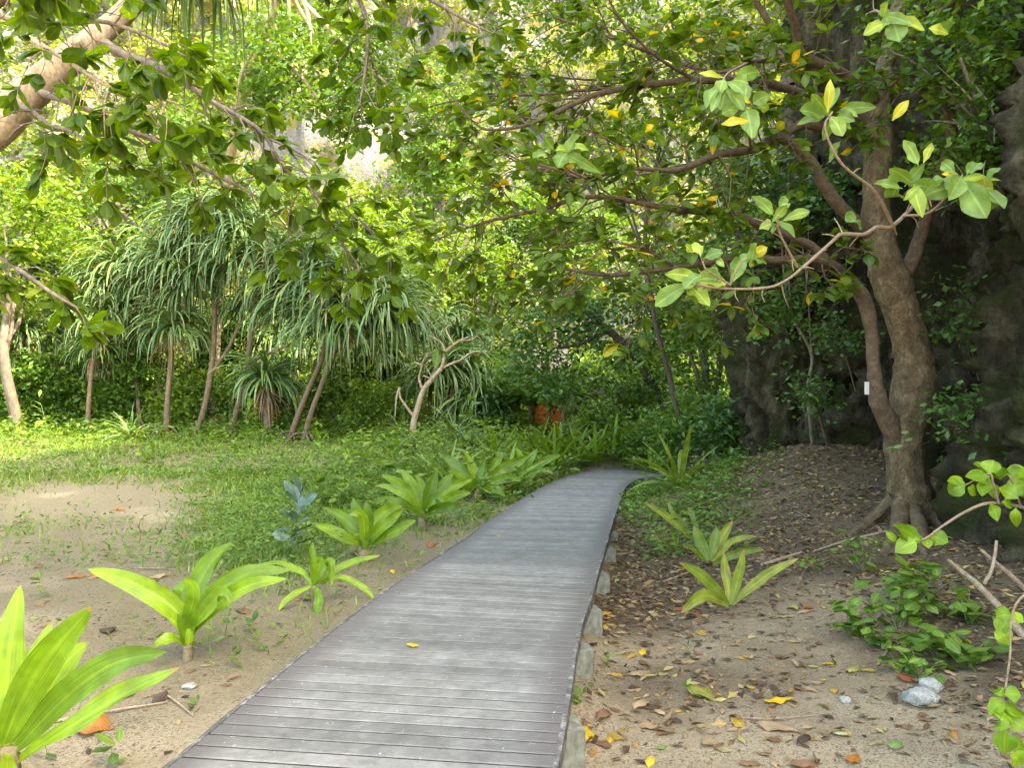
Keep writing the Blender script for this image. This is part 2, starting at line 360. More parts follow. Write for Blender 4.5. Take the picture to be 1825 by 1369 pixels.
def gz(x, y):
    x, y = np.asarray(x, float), np.asarray(y, float)
    yc = np.clip(y, .5, 18)
    el, er = edgeL(yc), edgeR(yc); s = x - er; l = el - x
    dz = deckz(y)
    zr = dz*.55 - .36 + .10*sm(0, 1, s) + .42*sm(.7, 3.6, s) + .25*sm(3.6, 6, s)
    zr = zr + .72*np.exp(-((x-4.7)**2 + (y-11.6)**2) / (2*1.55**2)) + .35*sm(11, 15, y)*sm(.4, 2.5, s)
    zl = dz - .10 - .03*sm(0, .5, l) + .52*sm(7, 19, y)*sm(.1, 3, l)
    m = sm(-.3, 1.3, s + .5)
    z = zl*(1-m) + zr*m
    far = sm(16, 24, y); z = z*(1-far) + .36*far
    z = z + .05*(fbm(x*.9, y*.9, 3.3, 3) - .5) + .035*(fbm(x*3.1, y*3.1, 1.3, 3) - .5)
    return z + 2.5*sm(44, 70, y) + 0*x
def at(px, py, lo=2.2, hi=70):
    d = ray(px, py); Y = np.linspace(lo, hi, 6000); t = Y / d[1]
    X, Z = d[0]*t, CAMZ + d[2]*t
    below = np.nonzero(Z < gz(X, Y))[0]
    k = below[0] if len(below) else len(Y) - 1
    return np.array([X[k], Y[k], float(gz(X[k], Y[k]))])
def soil(x, y):   # 1 = dark leafy humus, 0 = pale sand
    er = edgeR(np.clip(y, .5, 18)); s = x - er
    n = fbm(x*1.1, y*1.1, 8.8, 4) - .5
    h = sm(-.15, .15, s - .02) * sm(4.3, 6.1, y + s*.45 + n*2.8) * (1 - .65*np.exp(-((x-2.6)**2/.9 + (y-5.9)**2/.8))) * (.95 + n) + .28*sm(1.6, 3, s + n*1.5)*sm(-.1, .1, s)
    back = sm(12, 17, y + n*4)*(.75 + .5*sm(20, 24, y))
    return np.clip(np.maximum(h, back), 0, 1)
def axis(dense, fine, coarse, end):
    a, b = dense; u = list(np.arange(a, b, fine)); st = fine
    while u[-1] < end: st *= coarse; u.append(u[-1] + st)
    st = fine; v = [a]
    while v[-1] > -end: st *= coarse; v.append(v[-1] - st)
    return np.array(v[:0:-1] + u)
gx = axis((-6.5, 7), .06, 1.16, 320); gy = axis((2, 13), .06, 1.14, 320)
XX, YY = np.meshgrid(gx, gy); nx, ny = len(gx), len(gy)
ZZ = gz(XX, YY)
i = np.arange(nx - 1); j = np.arange(ny - 1)
q = (j[:, None]*nx + i[None]).ravel()
gd = np.zeros((nx*ny, 3)); gd[:, 0] = soil(XX, YY).ravel()
gd[:, 1] = (sm(.42, .56, fbm(XX*.55, YY*.55, 4.4, 4) + .18*sm(6, 11, YY) - .1*sm(5, 3, YY)) * (XX < edgeL(np.clip(YY, .5, 18)))).ravel()
mt, nt, b, ln = nmat('sandy_ground')
a = nd(nt, 'ShaderNodeAttribute', attribute_name='leaf'); s = nd(nt, 'ShaderNodeSeparateColor'); ln(a.outputs[0], s.inputs[0])
ge = nd(nt, 'ShaderNodeNewGeometry')
n1 = nd(nt, 'ShaderNodeTexNoise'); n1.inputs['Scale'].default_value = 2.2; n1.inputs['Detail'].default_value = 8; n1.inputs['Roughness'].default_value = .7; ln(ge.outputs[0], n1.inputs[0])
n2 = nd(nt, 'ShaderNodeTexNoise'); n2.inputs['Scale'].default_value = 38; n2.inputs['Detail'].default_value = 6; n2.inputs['Roughness'].default_value = .75; ln(ge.outputs[0], n2.inputs[0])
n3 = nd(nt, 'ShaderNodeTexNoise'); n3.inputs['Scale'].default_value = 260; n3.inputs['Detail'].default_value = 3; ln(ge.outputs[0], n3.inputs[0])
rs = ramp(nt, [(.3, (.43, .32, .20)), (.5, (.58, .45, .29)), (.7, (.67, .54, .365))]); ln(n1.outputs[0], rs.inputs[0])
rh = ramp(nt, [(.3, (.065, .046, .027)), (.5, (.155, .113, .068)), (.72, (.29, .22, .14))]); ln(n2.outputs[0], rh.inputs[0])
am = nd(nt, 'ShaderNodeMath', operation='MULTIPLY_ADD'); ln(n2.outputs[0], am.inputs[0]); am.inputs[1].default_value = .9; am.inputs[2].default_value = -.45
ad = nd(nt, 'ShaderNodeMath', operation='ADD', use_clamp=True); ln(am.outputs[0], ad.inputs[0]); ln(s.outputs[0], ad.inputs[1])
mx = nd(nt, 'ShaderNodeMix', data_type='RGBA'); ln(ad.outputs[0], mx.inputs[0]); ln(rs.outputs[0], mx.inputs[6]); ln(rh.outputs[0], mx.inputs[7])
mg = nd(nt, 'ShaderNodeMath', operation='MULTIPLY'); ln(s.outputs[1], mg.inputs[0]); mg.inputs[1].default_value = .55
mx2 = nd(nt, 'ShaderNodeMix', data_type='RGBA'); ln(mg.outputs[0], mx2.inputs[0]); ln(mx.outputs[2], mx2.inputs[6]); mx2.inputs[7].default_value = (.17, .15, .075, 1)
mo = nd(nt, 'ShaderNodeMapRange'); mo.inputs[1].default_value = .3; mo.inputs[2].default_value = .7; mo.inputs[3].default_value = .7; mo.inputs[4].default_value = 1.25; ln(n2.outputs[0], mo.inputs[0])
mo3 = nd(nt, 'ShaderNodeMapRange'); mo3.inputs[1].default_value = .3; mo3.inputs[2].default_value = .7; mo3.inputs[3].default_value = .8; mo3.inputs[4].default_value = 1.2; ln(n3.outputs[0], mo3.inputs[0])
mm = nd(nt, 'ShaderNodeMath', operation='MULTIPLY'); ln(mo.outputs[0], mm.inputs[0]); ln(mo3.outputs[0], mm.inputs[1])
s1 = nd(nt, 'ShaderNodeVectorMath', operation='SCALE'); ln(mx2.outputs[2], s1.inputs[0]); ln(mm.outputs[0], s1.inputs['Scale'])
n6 = nd(nt, 'ShaderNodeTexNoise'); n6.inputs['Scale'].default_value = 75; n6.inputs['Detail'].default_value = 5; n6.inputs['Roughness'].default_value = .6; n6.inputs['Distortion'].default_value = .8; ln(ge.outputs[0], n6.inputs[0])
q6 = nd(nt, 'ShaderNodeMath', operation='MULTIPLY_ADD'); ln(n1.outputs[0], q6.inputs[0]); q6.inputs[1].default_value = .35; ln(n6.outputs[0], q6.inputs[2])
r6 = ramp(nt, [(.72, (0, 0, 0)), (.79, (1, 1, 1))]); ln(q6.outputs[0], r6.inputs[0])
x6 = nd(nt, 'ShaderNodeMix', data_type='RGBA'); f6 = nd(nt, 'ShaderNodeMath', operation='MULTIPLY'); f6.inputs[1].default_value = .75; ln(r6.outputs[0], f6.inputs[0]); ln(f6.outputs[0], x6.inputs[0]); ln(s1.outputs[0], x6.inputs[6]); x6.inputs[7].default_value = (.12, .085, .055, 1)
ln(x6.outputs[2], b.inputs['Base Color'])
b.inputs['Roughness'].default_value = .95; b.inputs['Specular IOR Level'].default_value = .15
ah = nd(nt, 'ShaderNodeMath', operation='MULTIPLY_ADD'); ln(n3.outputs[0], ah.inputs[0]); ah.inputs[1].default_value = .25; ln(n2.outputs[0], ah.inputs[2])
bp = nd(nt, 'ShaderNodeBump'); bp.inputs['Strength'].default_value = 1.0; bp.inputs['Distance'].default_value = .045; ln(ah.outputs[0], bp.inputs['Height']); ln(bp.outputs[0], b.inputs['Normal'])
kind(mesh('ground', np.stack([XX.ravel(), YY.ravel(), ZZ.ravel()], 1), np.stack([q, q+1, q+nx+1, q+nx], 1), mt, None, True, gd), 'structure')

# ------------------------------------------------------------------ rock
def rockmat(name, stops, scale, bump, moss=None, dist=.12):
    m, nt, b, ln = nmat(name)
    ge = nd(nt, 'ShaderNodeNewGeometry'); mp = nd(nt, 'ShaderNodeMapping'); mp.inputs['Scale'].default_value = (1, 1, .35); ln(ge.outputs[0], mp.inputs[0])
    n1 = nd(nt, 'ShaderNodeTexNoise'); n1.inputs['Scale'].default_value = scale; n1.inputs['Detail'].default_value = 10; n1.inputs['Roughness'].default_value = .68; ln(mp.outputs[0], n1.inputs[0])
    n2 = nd(nt, 'ShaderNodeTexNoise'); n2.inputs['Scale'].default_value = scale*6; n2.inputs['Detail'].default_value = 8; n2.inputs['Roughness'].default_value = .7; ln(ge.outputs[0], n2.inputs[0])
    r = ramp(nt, stops); ln(n1.outputs[0], r.inputs[0]); out = r.outputs[0]
    mo = nd(nt, 'ShaderNodeMapRange'); mo.inputs[1].default_value = .3; mo.inputs[2].default_value = .7; mo.inputs[3].default_value = .55; mo.inputs[4].default_value = 1.4; ln(n2.outputs[0], mo.inputs[0])
    s1 = nd(nt, 'ShaderNodeVectorMath', operation='SCALE'); ln(out, s1.inputs[0]); ln(mo.outputs[0], s1.inputs['Scale']); out = s1.outputs[0]
    if moss:
        n3 = nd(nt, 'ShaderNodeTexNoise'); n3.inputs['Scale'].default_value = moss[1]; n3.inputs['Detail'].default_value = 7; ln(ge.outputs[0], n3.inputs[0])
        rr = ramp(nt, [(.48, (0, 0, 0)), (.62, (1, 1, 1))]); ln(n3.outputs[0], rr.inputs[0])
        mx = nd(nt, 'ShaderNodeMix', data_type='RGBA'); ln(rr.outputs[0], mx.inputs[0]); ln(out, mx.inputs[6]); mx.inputs[7].default_value = (*moss[0], 1); out = mx.outputs[2]
    ln(out, b.inputs['Base Color']); b.inputs['Roughness'].default_value = .95; b.inputs['Specular IOR Level'].default_value = .15
    ad = nd(nt, 'ShaderNodeMath', operation='MULTIPLY_ADD'); ln(n2.outputs[0], ad.inputs[0]); ad.inputs[1].default_value = .4; ln(n1.outputs[0], ad.inputs[2])
    bp = nd(nt, 'ShaderNodeBump'); bp.inputs['Strength'].default_value = bump; bp.inputs['Distance'].default_value = dist; ln(ad.outputs[0], bp.inputs['Height']); ln(bp.outputs[0], b.inputs['Normal'])
    return m
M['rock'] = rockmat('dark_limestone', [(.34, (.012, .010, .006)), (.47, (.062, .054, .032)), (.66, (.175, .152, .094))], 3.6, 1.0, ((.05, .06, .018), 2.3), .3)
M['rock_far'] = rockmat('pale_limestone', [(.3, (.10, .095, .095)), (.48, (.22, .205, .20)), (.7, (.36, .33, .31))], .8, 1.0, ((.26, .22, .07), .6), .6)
def sheet(name, fn, u, v, mat):
    U, Vv = np.meshgrid(u, v); p = fn(U, Vv); n, m = len(u), len(v)
    i = np.arange(n-1); j = np.arange(m-1); q = (j[:, None]*n + i[None]).ravel()
    return mesh(name, np.stack([a.ravel() for a in p], 1), np.stack([q, q+1, q+n+1, q+n], 1), mat)
# near cliff to the right: plan curve, then fluted and pitted
CB = catmull([(22, -8, 0), (12, -6.5, 0), (7.6, -4.6, 0), (6.4, -1.5, 0), (5.7, 2.5, 0), (5.1, 5.0, 0), (5.0, 6.6, 0), (6.0, 8.1, 0), (6.3, 9.6, 0), (5.9, 11.2, 0), (5.55, 12.6, 0), (6.1, 14.6, 0), (8.0, 16.5, 0), (12, 18, 0), (20, 21, 0)], 500)[:, :2]  # stretch behind the camera is added to keep sun off the foreground
cbl = np.concatenate([[0], np.cumsum(np.linalg.norm(np.diff(CB, axis=0), axis=1))])
def cliff(u, z):
    bx, by = np.interp(u, cbl, CB[:, 0]), np.interp(u, cbl, CB[:, 1])
    tx, ty = np.interp(u+.3, cbl, CB[:, 0])-np.interp(u-.3, cbl, CB[:, 0]), np.interp(u+.3, cbl, CB[:, 1])-np.interp(u-.3, cbl, CB[:, 1])
    l = np.hypot(tx, ty)+1e-9; nxv, nyv = -ty/l, tx/l          # outwards, towards the path
    d = 1.5*(fbm(bx*.45, by*.45, z*.22, 4)-.5) + .55*(1-2*np.abs(fbm(bx*1.5, by*1.5, z*.35, 4)-.5)*2.2) - .45
    d = d - .55*np.clip(fbm(bx*1.9+7, by*1.9, z*1.1, 3)-.55, 0, 1)*3 + .16*(fbm(bx*5, by*5, z*3, 4)-.5)
    d = d + .10*(1-np.abs(fbm(bx*11+3, by*11, z*7, 3)-.5)*6).clip(-.8, 1) + .62*(1-np.abs(fbm(bx*2.4+3, by*2.4, z*.3, 4)-.5)*6).clip(-.8, 1) - .35 + .22*(1-np.abs(fbm(bx*6+3, by*6, z*3.2, 3)-.5)*5).clip(-.6, 1)
    d = d + .1*sm(1.2, 4.5, z) + .6*sm(2.4, .2, z) - 1.5*sm(9, 19, z)
    z = np.where(z > 6.5, 6.5 + (z-6.5)*(1 - .2*sm(6, 2, by)), z)
    return bx + nxv*d, by + nyv*d, z
uu = np.concatenate([np.arange(0, 17, .4), np.arange(17, 34, .055), np.arange(34, cbl[-1], .3)])
vv = np.concatenate([np.arange(-1.2, 6.5, .06), np.arange(6.5, 26, .35)])  # unseen upper part raised so its shade reaches farther left
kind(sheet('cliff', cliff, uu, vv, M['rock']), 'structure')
# leaning rock stack at the cliff's left end
def stack(u, z):
    zz = np.array([-.6, .3, .9, 1.5, 2.0, 2.7, 3.3, 4.2, 5.6, 7.0])
    left = np.array([4.55, 4.45, 4.2, 4.05, 3.92, 3.78, 3.9, 4.2, 4.6, 5.1]); cx = 5.3
    r = np.interp(z, zz, cx-left); th = u
    c, s_ = np.cos(th), np.sin(th)
    x0, y0 = cx + r*c, 13.4 + r*.95*s_
    d = .6*(fbm(x0*1.1, y0*1.1, z*.5, 4)-.5) + .26*(1-np.abs(fbm(x0*2.4, y0*2.4, z*.7, 4)-.5)*5).clip(-.7, 1) + .16*(1-np.abs(fbm(x0*5, y0*5, z*3, 3)-.5)*5).clip(-.7, 1) - .15
    return cx + (r+d)*c, 13.4 + (r+d)*.95*s_, z
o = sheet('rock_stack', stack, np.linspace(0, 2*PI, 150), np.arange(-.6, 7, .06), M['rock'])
tag(o, 'dark overhanging limestone stack at the end of the cliff, thicket on its near side', 'rock')
# far karst wall behind the trees, in sun
def farcliff(x, z):
    y = 47 + .30*z + 5*(fbm(x*.07, z*.05, 2, 4)-.5)*2 + 2.2*(fbm(x*.3, z*.10, 5, 4)-.5)*2 + .7*(fbm(x*1.2, z*.3, 5, 3)-.5)*2
    y = y - .10*np.clip(x - 4, 0, 60)
    return x, y, z
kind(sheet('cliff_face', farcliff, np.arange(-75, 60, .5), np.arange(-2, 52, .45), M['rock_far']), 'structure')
# ------------------------------------------------------------------ vegetation hanging on the far wall (one mass)
n = 90000
x = G.uniform(-46, 34, n); z = G.uniform(0, 38, n) ** 1.0
xx, yy, _ = farcliff(x, z)
px_, py_ = CXP + xx/yy*F, HOR - (z-CAMZ)/yy*F
rock = np.zeros(n)
for (cx, cy, rx, ry) in [(600, 240, 135, 62), (470, 205, 60, 40), (850, 82, 110, 34), (500, 60, 40, 30), (950, 60, 60, 30), (60, 400, 30, 40), (640, 300, 90, 25), (740, 60, 30, 40), (130, 230, 50, 40), (900, 190, 50, 30), (1040, 330, 40, 40)]:
    rock = np.maximum(rock, 1.25 - ((px_-cx)/rx)**2*.6 - ((py_-cy)/ry)**2*.6)
keep = (fbm(xx*.28, z*.28, 1.1, 4) - .5)*2.2 + .55 - 1.1*np.clip(rock, 0, 1) + G.normal(0, .16, n) > 0
xx, yy, z = xx[keep], yy[keep], z[keep]; m = len(xx)
lump = fbm(xx*.55, z*.55, 6, 3)
off = 2.6*np.clip(lump-.38, 0, 1)*3 * G.random(m)**.5 + G.random(m)*.3
mb = MB(); mb.add(*flakes(np.stack([xx + G.normal(0, .2, m), yy - off, z + G.normal(0, .2, m)], 1), G.uniform(.3, .62, m), G.uniform(.16, .34, m), np.clip(fbm(xx*.2, z*.2, 9, 3)*1.5 - .25 + G.normal(0, .14, m), 0, 1)))
kind(mb.build('cliff_foliage', M['slope'], None, False), 'stuff')

# ================================================================== THE BOARDWALK
m, nt, b, ln = nmat('weathered_decking'); M['deck'] = m
a = nd(nt, 'ShaderNodeAttribute', attribute_name='leaf'); s = nd(nt, 'ShaderNodeSeparateColor'); ln(a.outputs[0], s.inputs[0])
ge = nd(nt, 'ShaderNodeNewGeometry')
n1 = nd(nt, 'ShaderNodeTexNoise'); n1.inputs['Scale'].default_value = 5.5; n1.inputs['Detail'].default_value = 9; n1.inputs['Roughness'].default_value = .72; ln(ge.outputs[0], n1.inputs[0])
mp = nd(nt, 'ShaderNodeMapping'); mp.inputs['Scale'].default_value = (.6, 1, 1); mp.inputs['Rotation'].default_value = (0, 0, .22); ln(ge.outputs[0], mp.inputs[0])
n2 = nd(nt, 'ShaderNodeTexNoise'); n2.inputs['Scale'].default_value = 26; n2.inputs['Detail'].default_value = 7; n2.inputs['Roughness'].default_value = .7; ln(mp.outputs[0], n2.inputs[0])
r = ramp(nt, [(.28, (.125, .117, .106)), (.5, (.182, .171, .156)), (.74, (.255, .242, .222))]); ln(n1.outputs[0], r.inputs[0])
r2 = ramp(nt, [(.3, (.72, .72, .72)), (.52, (1, 1, 1)), (.68, (1.2, 1.2, 1.19)), (.8, (1.7, 1.7, 1.65))]); ln(n2.outputs[0], r2.inputs[0])
mu = nd(nt, 'ShaderNodeMix', data_type='RGBA', blend_type='MULTIPLY'); mu.inputs[0].default_value = 1; ln(r.outputs[0], mu.inputs[6]); ln(r2.outputs[0], mu.inputs[7])
# per board tone
bt = nd(nt, 'ShaderNodeMapRange'); bt.inputs[3].default_value = .8; bt.inputs[4].default_value = 1.18; ln(s.outputs[0], bt.inputs[0])
sb = nd(nt, 'ShaderNodeVectorMath', operation='SCALE'); ln(mu.outputs[2], sb.inputs[0]); ln(bt.outputs[0], sb.inputs['Scale'])
# trodden-in dirt towards both edges (attribute across), ragged
m1 = nd(nt, 'ShaderNodeMath', operation='SUBTRACT'); m1.inputs[1].default_value = .5; ln(s.outputs[1], m1.inputs[0])
m2 = nd(nt, 'ShaderNodeMath', operation='ABSOLUTE'); ln(m1.outputs[0], m2.inputs[0])
m3 = nd(nt, 'ShaderNodeMath', operation='MULTIPLY_ADD'); ln(n2.outputs[0], m3.inputs[0]); m3.inputs[1].default_value = .10; ln(m2.outputs[0], m3.inputs[2])
mr = nd(nt, 'ShaderNodeMapRange'); mr.inputs[1].default_value = .415; mr.inputs[2].default_value = .52; ln(m3.outputs[0], mr.inputs[0])
md = nd(nt, 'ShaderNodeMix', data_type='RGBA'); ln(mr.outputs[0], md.inputs[0]); ln(sb.outputs[0], md.inputs[6]); md.inputs[7].default_value = (.12, .105, .098, 1)
# white scuffs and droppings
n4 = nd(nt, 'ShaderNodeTexNoise'); n4.inputs['Scale'].default_value = 34; n4.inputs['Detail'].default_value = 4; n4.inputs['Distortion'].default_value = 1.2; ln(ge.outputs[0], n4.inputs[0])
r4 = ramp(nt, [(.675, (0, 0, 0)), (.735, (.8, .8, .8))]); ln(n4.outputs[0], r4.inputs[0])
mw = nd(nt, 'ShaderNodeMix', data_type='RGBA'); ln(r4.outputs[0], mw.inputs[0]); ln(md.outputs[2], mw.inputs[6]); mw.inputs[7].default_value = (.5, .49, .46, 1)
ln(mw.outputs[2], b.inputs['Base Color']); b.inputs['Roughness'].default_value = .62; b.inputs['Specular IOR Level'].default_value = .4
bp = nd(nt, 'ShaderNodeBump'); bp.inputs['Strength'].default_value = .5; bp.inputs['Distance'].default_value = .006; ln(n2.outputs[0], bp.inputs['Height']); ln(bp.outputs[0], b.inputs['Normal'])
M['edge'] = barkmat('deck_edge', (.05, .045, .042), (.12, .11, .10), (.42, .4, .37), 16, (1, 1, 1), .3)
M['edge_dark'] = barkmat('gap_shade', (.035, .032, .028), (.055, .05, .045), (.075, .07, .06), 16)  # near-black for the gaps between boards, their shade put in as colour
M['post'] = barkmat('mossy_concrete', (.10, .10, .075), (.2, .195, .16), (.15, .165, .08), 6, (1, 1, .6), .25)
# stations along the middle of the deck
lens = np.concatenate([[0], np.cumsum(np.hypot(*np.diff(ER, axis=0).T))]); total = lens[-1]
lenl = np.concatenate([[0], np.cumsum(np.hypot(*np.diff(EL, axis=0).T))])
ERs = catmull(np.column_stack([ER, np.zeros(len(ER))]), 400)[:, :2]; ELs = catmull(np.column_stack([EL, np.zeros(len(EL))]), 400)[:, :2]
def arc(c):
    l = np.concatenate([[0], np.cumsum(np.hypot(*np.diff(c, axis=0).T))]); return l
aL, aR = arc(ELs), arc(ERs)
def rail(c, l, t): return np.array([np.interp(t*l[-1], l, c[:, 0]), np.interp(t*l[-1], l, c[:, 1])])
nb = int((aL[-1]+aR[-1])/2/.1)
# boards run square to the walk: pair each left station with the right point straight across it
def across(t):
    p = rail(ELs, aL, t); tx = rail(ELs, aL, min(t+.004, 1)) - rail(ELs, aL, max(t-.004, 0)); tx /= np.linalg.norm(tx)
    dd = (ERs - p) @ tx; k = int(np.argmin(np.abs(dd))); k = min(max(k, 1), len(ERs)-2)
    k0 = k if dd[k] <= 0 else k-1
    f = -dd[k0]/(dd[k0+1]-dd[k0]+1e-9); return p, ERs[k0] + (ERs[k0+1]-ERs[k0])*np.clip(f, 0, 1)
bw = thing('boardwalk', 'grey weathered boardwalk of close crosswise boards bending away between the plants', 'boardwalk', (*((ELs[40]+ERs[40])/2), -.3))
mb = MB(); mbs = MB(); ts = np.linspace(0, 1, nb+1)
prs = [across(t) for t in ts]
for k in range(nb):
    (l0, r0), (l1, r1) = prs[k], prs[k+1]
    gl = .042; tn = R.random(); tilt = R.uniform(-.0015, .0015); N = 9
    V = []; D = []
    for (u, ed) in ((gl, 0), (gl+.06, 1), (1-gl-.06, 1), (1-gl, 0)):
        for q in range(N):
            f = q/(N-1); A = l0*(1-f)+r0*f; B = l1*(1-f)+r1*f; p = A*(1-u)+B*u
            z = float(deckz(p[1])) + tilt*(u-.5) - (0 if ed else .0035)
            V.append((p[0], p[1], z)); D.append((tn, f, u))
    # skirts down into the groove
    for (u, row) in ((gl, 0), (1-gl, 3)):
        for q in range(N):
            x, y, z = V[row*N+q]; V.append((x, y, z-.022)); D.append((tn, q/(N-1), u))
    f_ = []
    for a_, b_ in ((0, 1), (1, 2), (2, 3)):
        for q in range(N-1): f_.append([a_*N+q, a_*N+q+1, b_*N+q+1, b_*N+q])
    mb.add(V[:4*N], f_, D[:4*N])
    mbs.add(V, [[a_*N+q, a_*N+q+1, b_*N+q+1, b_*N+q] for a_, b_ in ((4, 0), (3, 5)) for q in range(N-1)])  # board sides take the same dark gap colour
mb.build('decking', M['deck'], bw, False)
# dark sheet under the boards, its colour standing in for shade in the gaps
mb = mbs; V = []
for (l0, r0) in prs:
    z = float(deckz((l0[1]+r0[1])/2)); V += [(*(l0*.99+r0*.01), z-.026), (*(l0*.01+r0*.99), z-.026)]
mb.add(V, [[2*k, 2*k+1, 2*k+3, 2*k+2] for k in range(nb)])
mb.build('gap_sheet', M['edge_dark'], bw, False)
def strip(name, side, w0, w1, ztop, zbot, mat, wob=0.0):
    """a long board following one edge, from w0 to w1 metres outside it"""
    mb = MB(); V = []
    for k, (l, r) in enumerate(prs):
        dv = (l-r)/np.linalg.norm(l-r); dv = dv if side < 0 else -dv; p = l if side < 0 else r; z = float(deckz(p[1]))
        wv = wob*(vnoise(k*.31, side*3.3)-.5)*2; wz = wob*(vnoise(k*.23, side*7.7)-.5)
        a_, b_ = p + dv*w0, p + dv*(w1+wv)
        V += [(*a_, z+ztop), (*b_, z+ztop+wz), (*b_, z+zbot), (*a_, z+zbot)]
    f_ = [[4*k+c, 4*k+(c+1) % 4, 4*k+4+(c+1) % 4, 4*k+4+c] for k in range(nb) for c in range(4)]
    mb.add(V, f_); return mb.build(name, mat, bw, False)
for sd in (-1, 1):
    strip('edge_board', sd, .0, .022, .004, -.075, M['edge'], .006)
    strip('beam', sd, -.16, -.05, -.078, -.2, M['edge'])
def box(mb, c, ax, s, bev=0.01):
    """a box with bevelled vertical edges: centre c, x axis ax (2d), half sizes s"""
    ax = np.array(ax)/np.linalg.norm(ax); ay = np.array([-ax[1], ax[0]])
    pr = []
    for (sx, sy) in ((1, 1), (-1, 1), (-1, -1), (1, -1)):
        o1 = (sx*(s[0]-bev), sy*s[1]); o2 = (sx*s[0], sy*(s[1]-bev))
        pr += [o1, o2] if sx*sy < 0 else [o2, o1]
    V = [(*(np.array(c[:2]) + ax*a_ + ay*b_), c[2]+dz) for dz in (-s[2], s[2]) for a_, b_ in pr]
    f_ = [[k, (k+1) % 8, 8+(k+1) % 8, 8+k] for k in range(8)] + [[8, 9, 10, 15], [15, 10, 11, 14], [14, 11, 12, 13]]
    mb.add(V, f_)
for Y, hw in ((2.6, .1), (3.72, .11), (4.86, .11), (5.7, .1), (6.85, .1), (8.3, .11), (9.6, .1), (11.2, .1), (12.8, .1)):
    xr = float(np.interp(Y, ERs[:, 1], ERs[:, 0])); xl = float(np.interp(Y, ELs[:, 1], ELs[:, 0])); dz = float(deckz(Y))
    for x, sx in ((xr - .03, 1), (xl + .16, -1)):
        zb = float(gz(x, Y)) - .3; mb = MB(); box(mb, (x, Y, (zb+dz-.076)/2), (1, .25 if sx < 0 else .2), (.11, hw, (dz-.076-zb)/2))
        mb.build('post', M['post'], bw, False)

# ================================================================== TREES: shared growers
def grow_twigs(mbw, path, rads, every, length, rng, up=.1, droop=.25, spread=1.0, start=.15, tw=.35, kids=2, fav=None):
    """twigs along a limb; returns the tips and stations as (point, direction)"""
    out = []; seg = np.linalg.norm(np.diff(path, axis=0), axis=1); L = np.concatenate([[0], np.cumsum(seg)])
    s = L[-1]*start
    while s < L[-1]:
        k = min(int(np.searchsorted(L, s)), len(path)-2); p = path[k]; T = path[k+1]-path[k]; T = T/(np.linalg.norm(T)+1e-9)
        d = rng.normal(0, 1, 3); d -= T*(d@T)*.6; d /= np.linalg.norm(d)+1e-9; d = d*spread + T*.75 + np.array([0, 0, up])
        if fav is not None: d = d + np.array(fav)
        d /= np.linalg.norm(d)
        ln_ = length*rng.uniform(.55, 1.3)
        q1 = p + d*ln_*.5 + rng.normal(0, .05, 3)*ln_; q2 = p + d*ln_ + np.array([0, 0, -droop*ln_*rng.uniform(.2, 1.2)]) + rng.normal(0, .06, 3)*ln_
        r0 = min(rads[k]*.55, .004+.009*ln_)
        tube(mbw, [p, q1, q2], [r0, r0*.7, r0*tw], 5, 5, tone=.5)
        e = (q2-q1)/(np.linalg.norm(q2-q1)+1e-9); out.append((q2, e))
        for _ in range(kids):
            f = rng.uniform(.3, .95); b0 = p*(1-f)+q2*f + np.array([0, 0, .04*ln_]); d2 = d + rng.normal(0, .6, 3); d2 /= np.linalg.norm(d2); l2 = ln_*rng.uniform(.25, .55)
            e2 = b0 + d2*l2 + np.array([0, 0, -droop*l2*.5]); tube(mbw, [b0, e2], [r0*.55, r0*.3], 3, 4, tone=.5, capend=False); out.append((e2, d2))
        s += every*rng.uniform(.5, 1.5)
    return out
def rosettes(mb, tips, rng, per=(5, 8), L=.17, W=.095, prof=prof_ell, bend=.7, el=.25, n=5, fold=.18, wav=.05, tone=(0, .85), odd=.06, hang=0.0, flat=.5):
    P0, az, elv, tn = [], [], [], []
    for p, d in tips:
        k = rng.integers(*per); a0 = math.atan2(d[1], d[0]); base = rng.uniform(*tone)*.6
        for j in range(k):
            P0.append(p - d*rng.uniform(0, .10)*L*4*flat); az.append(a0 + rng.normal(0, 1.15)); elv.append(el + d[2]*.5 - hang + rng.normal(0, .35))
            tn.append(1 - rng.random()*.1 if rng.random() < odd else base + rng.uniform(*tone)*.4)
    m = len(P0); lr = rng.uniform(.65, 1.2, m)
    mb.add(*blades(P0, az, elv, L*lr, W*lr*rng.uniform(.85, 1.15, m), bend*rng.uniform(.3, 1.6, m), n, prof, fold*rng.uniform(.2, 1.5, m), rng.normal(0, .45, m), tn, wav))
def cloud(mb, centers, per, spread, L, W, rng, tone0=.5, tvar=.3, el=(-1.0, .5)):
    """leaf clumps: small single-quad leaves packed round clump centres, the tone shifting clump by clump"""
    c = np.repeat(np.asarray(centers), per, 0); m = len(c)
    o = rng.normal(0, 1, (m, 3)); o /= np.linalg.norm(o, axis=1)[:, None]; o *= (rng.random(m)**.45)[:, None]*spread*np.array([1, 1, .45])
    tn = np.clip(np.repeat(tone0 + rng.normal(0, tvar, len(centers)), per) + rng.normal(0, .12, m), 0, 1)
    lr = rng.uniform(.6, 1.25, m)
    mb.add(*flakes(c+o, L*lr, W*lr, tn, el))

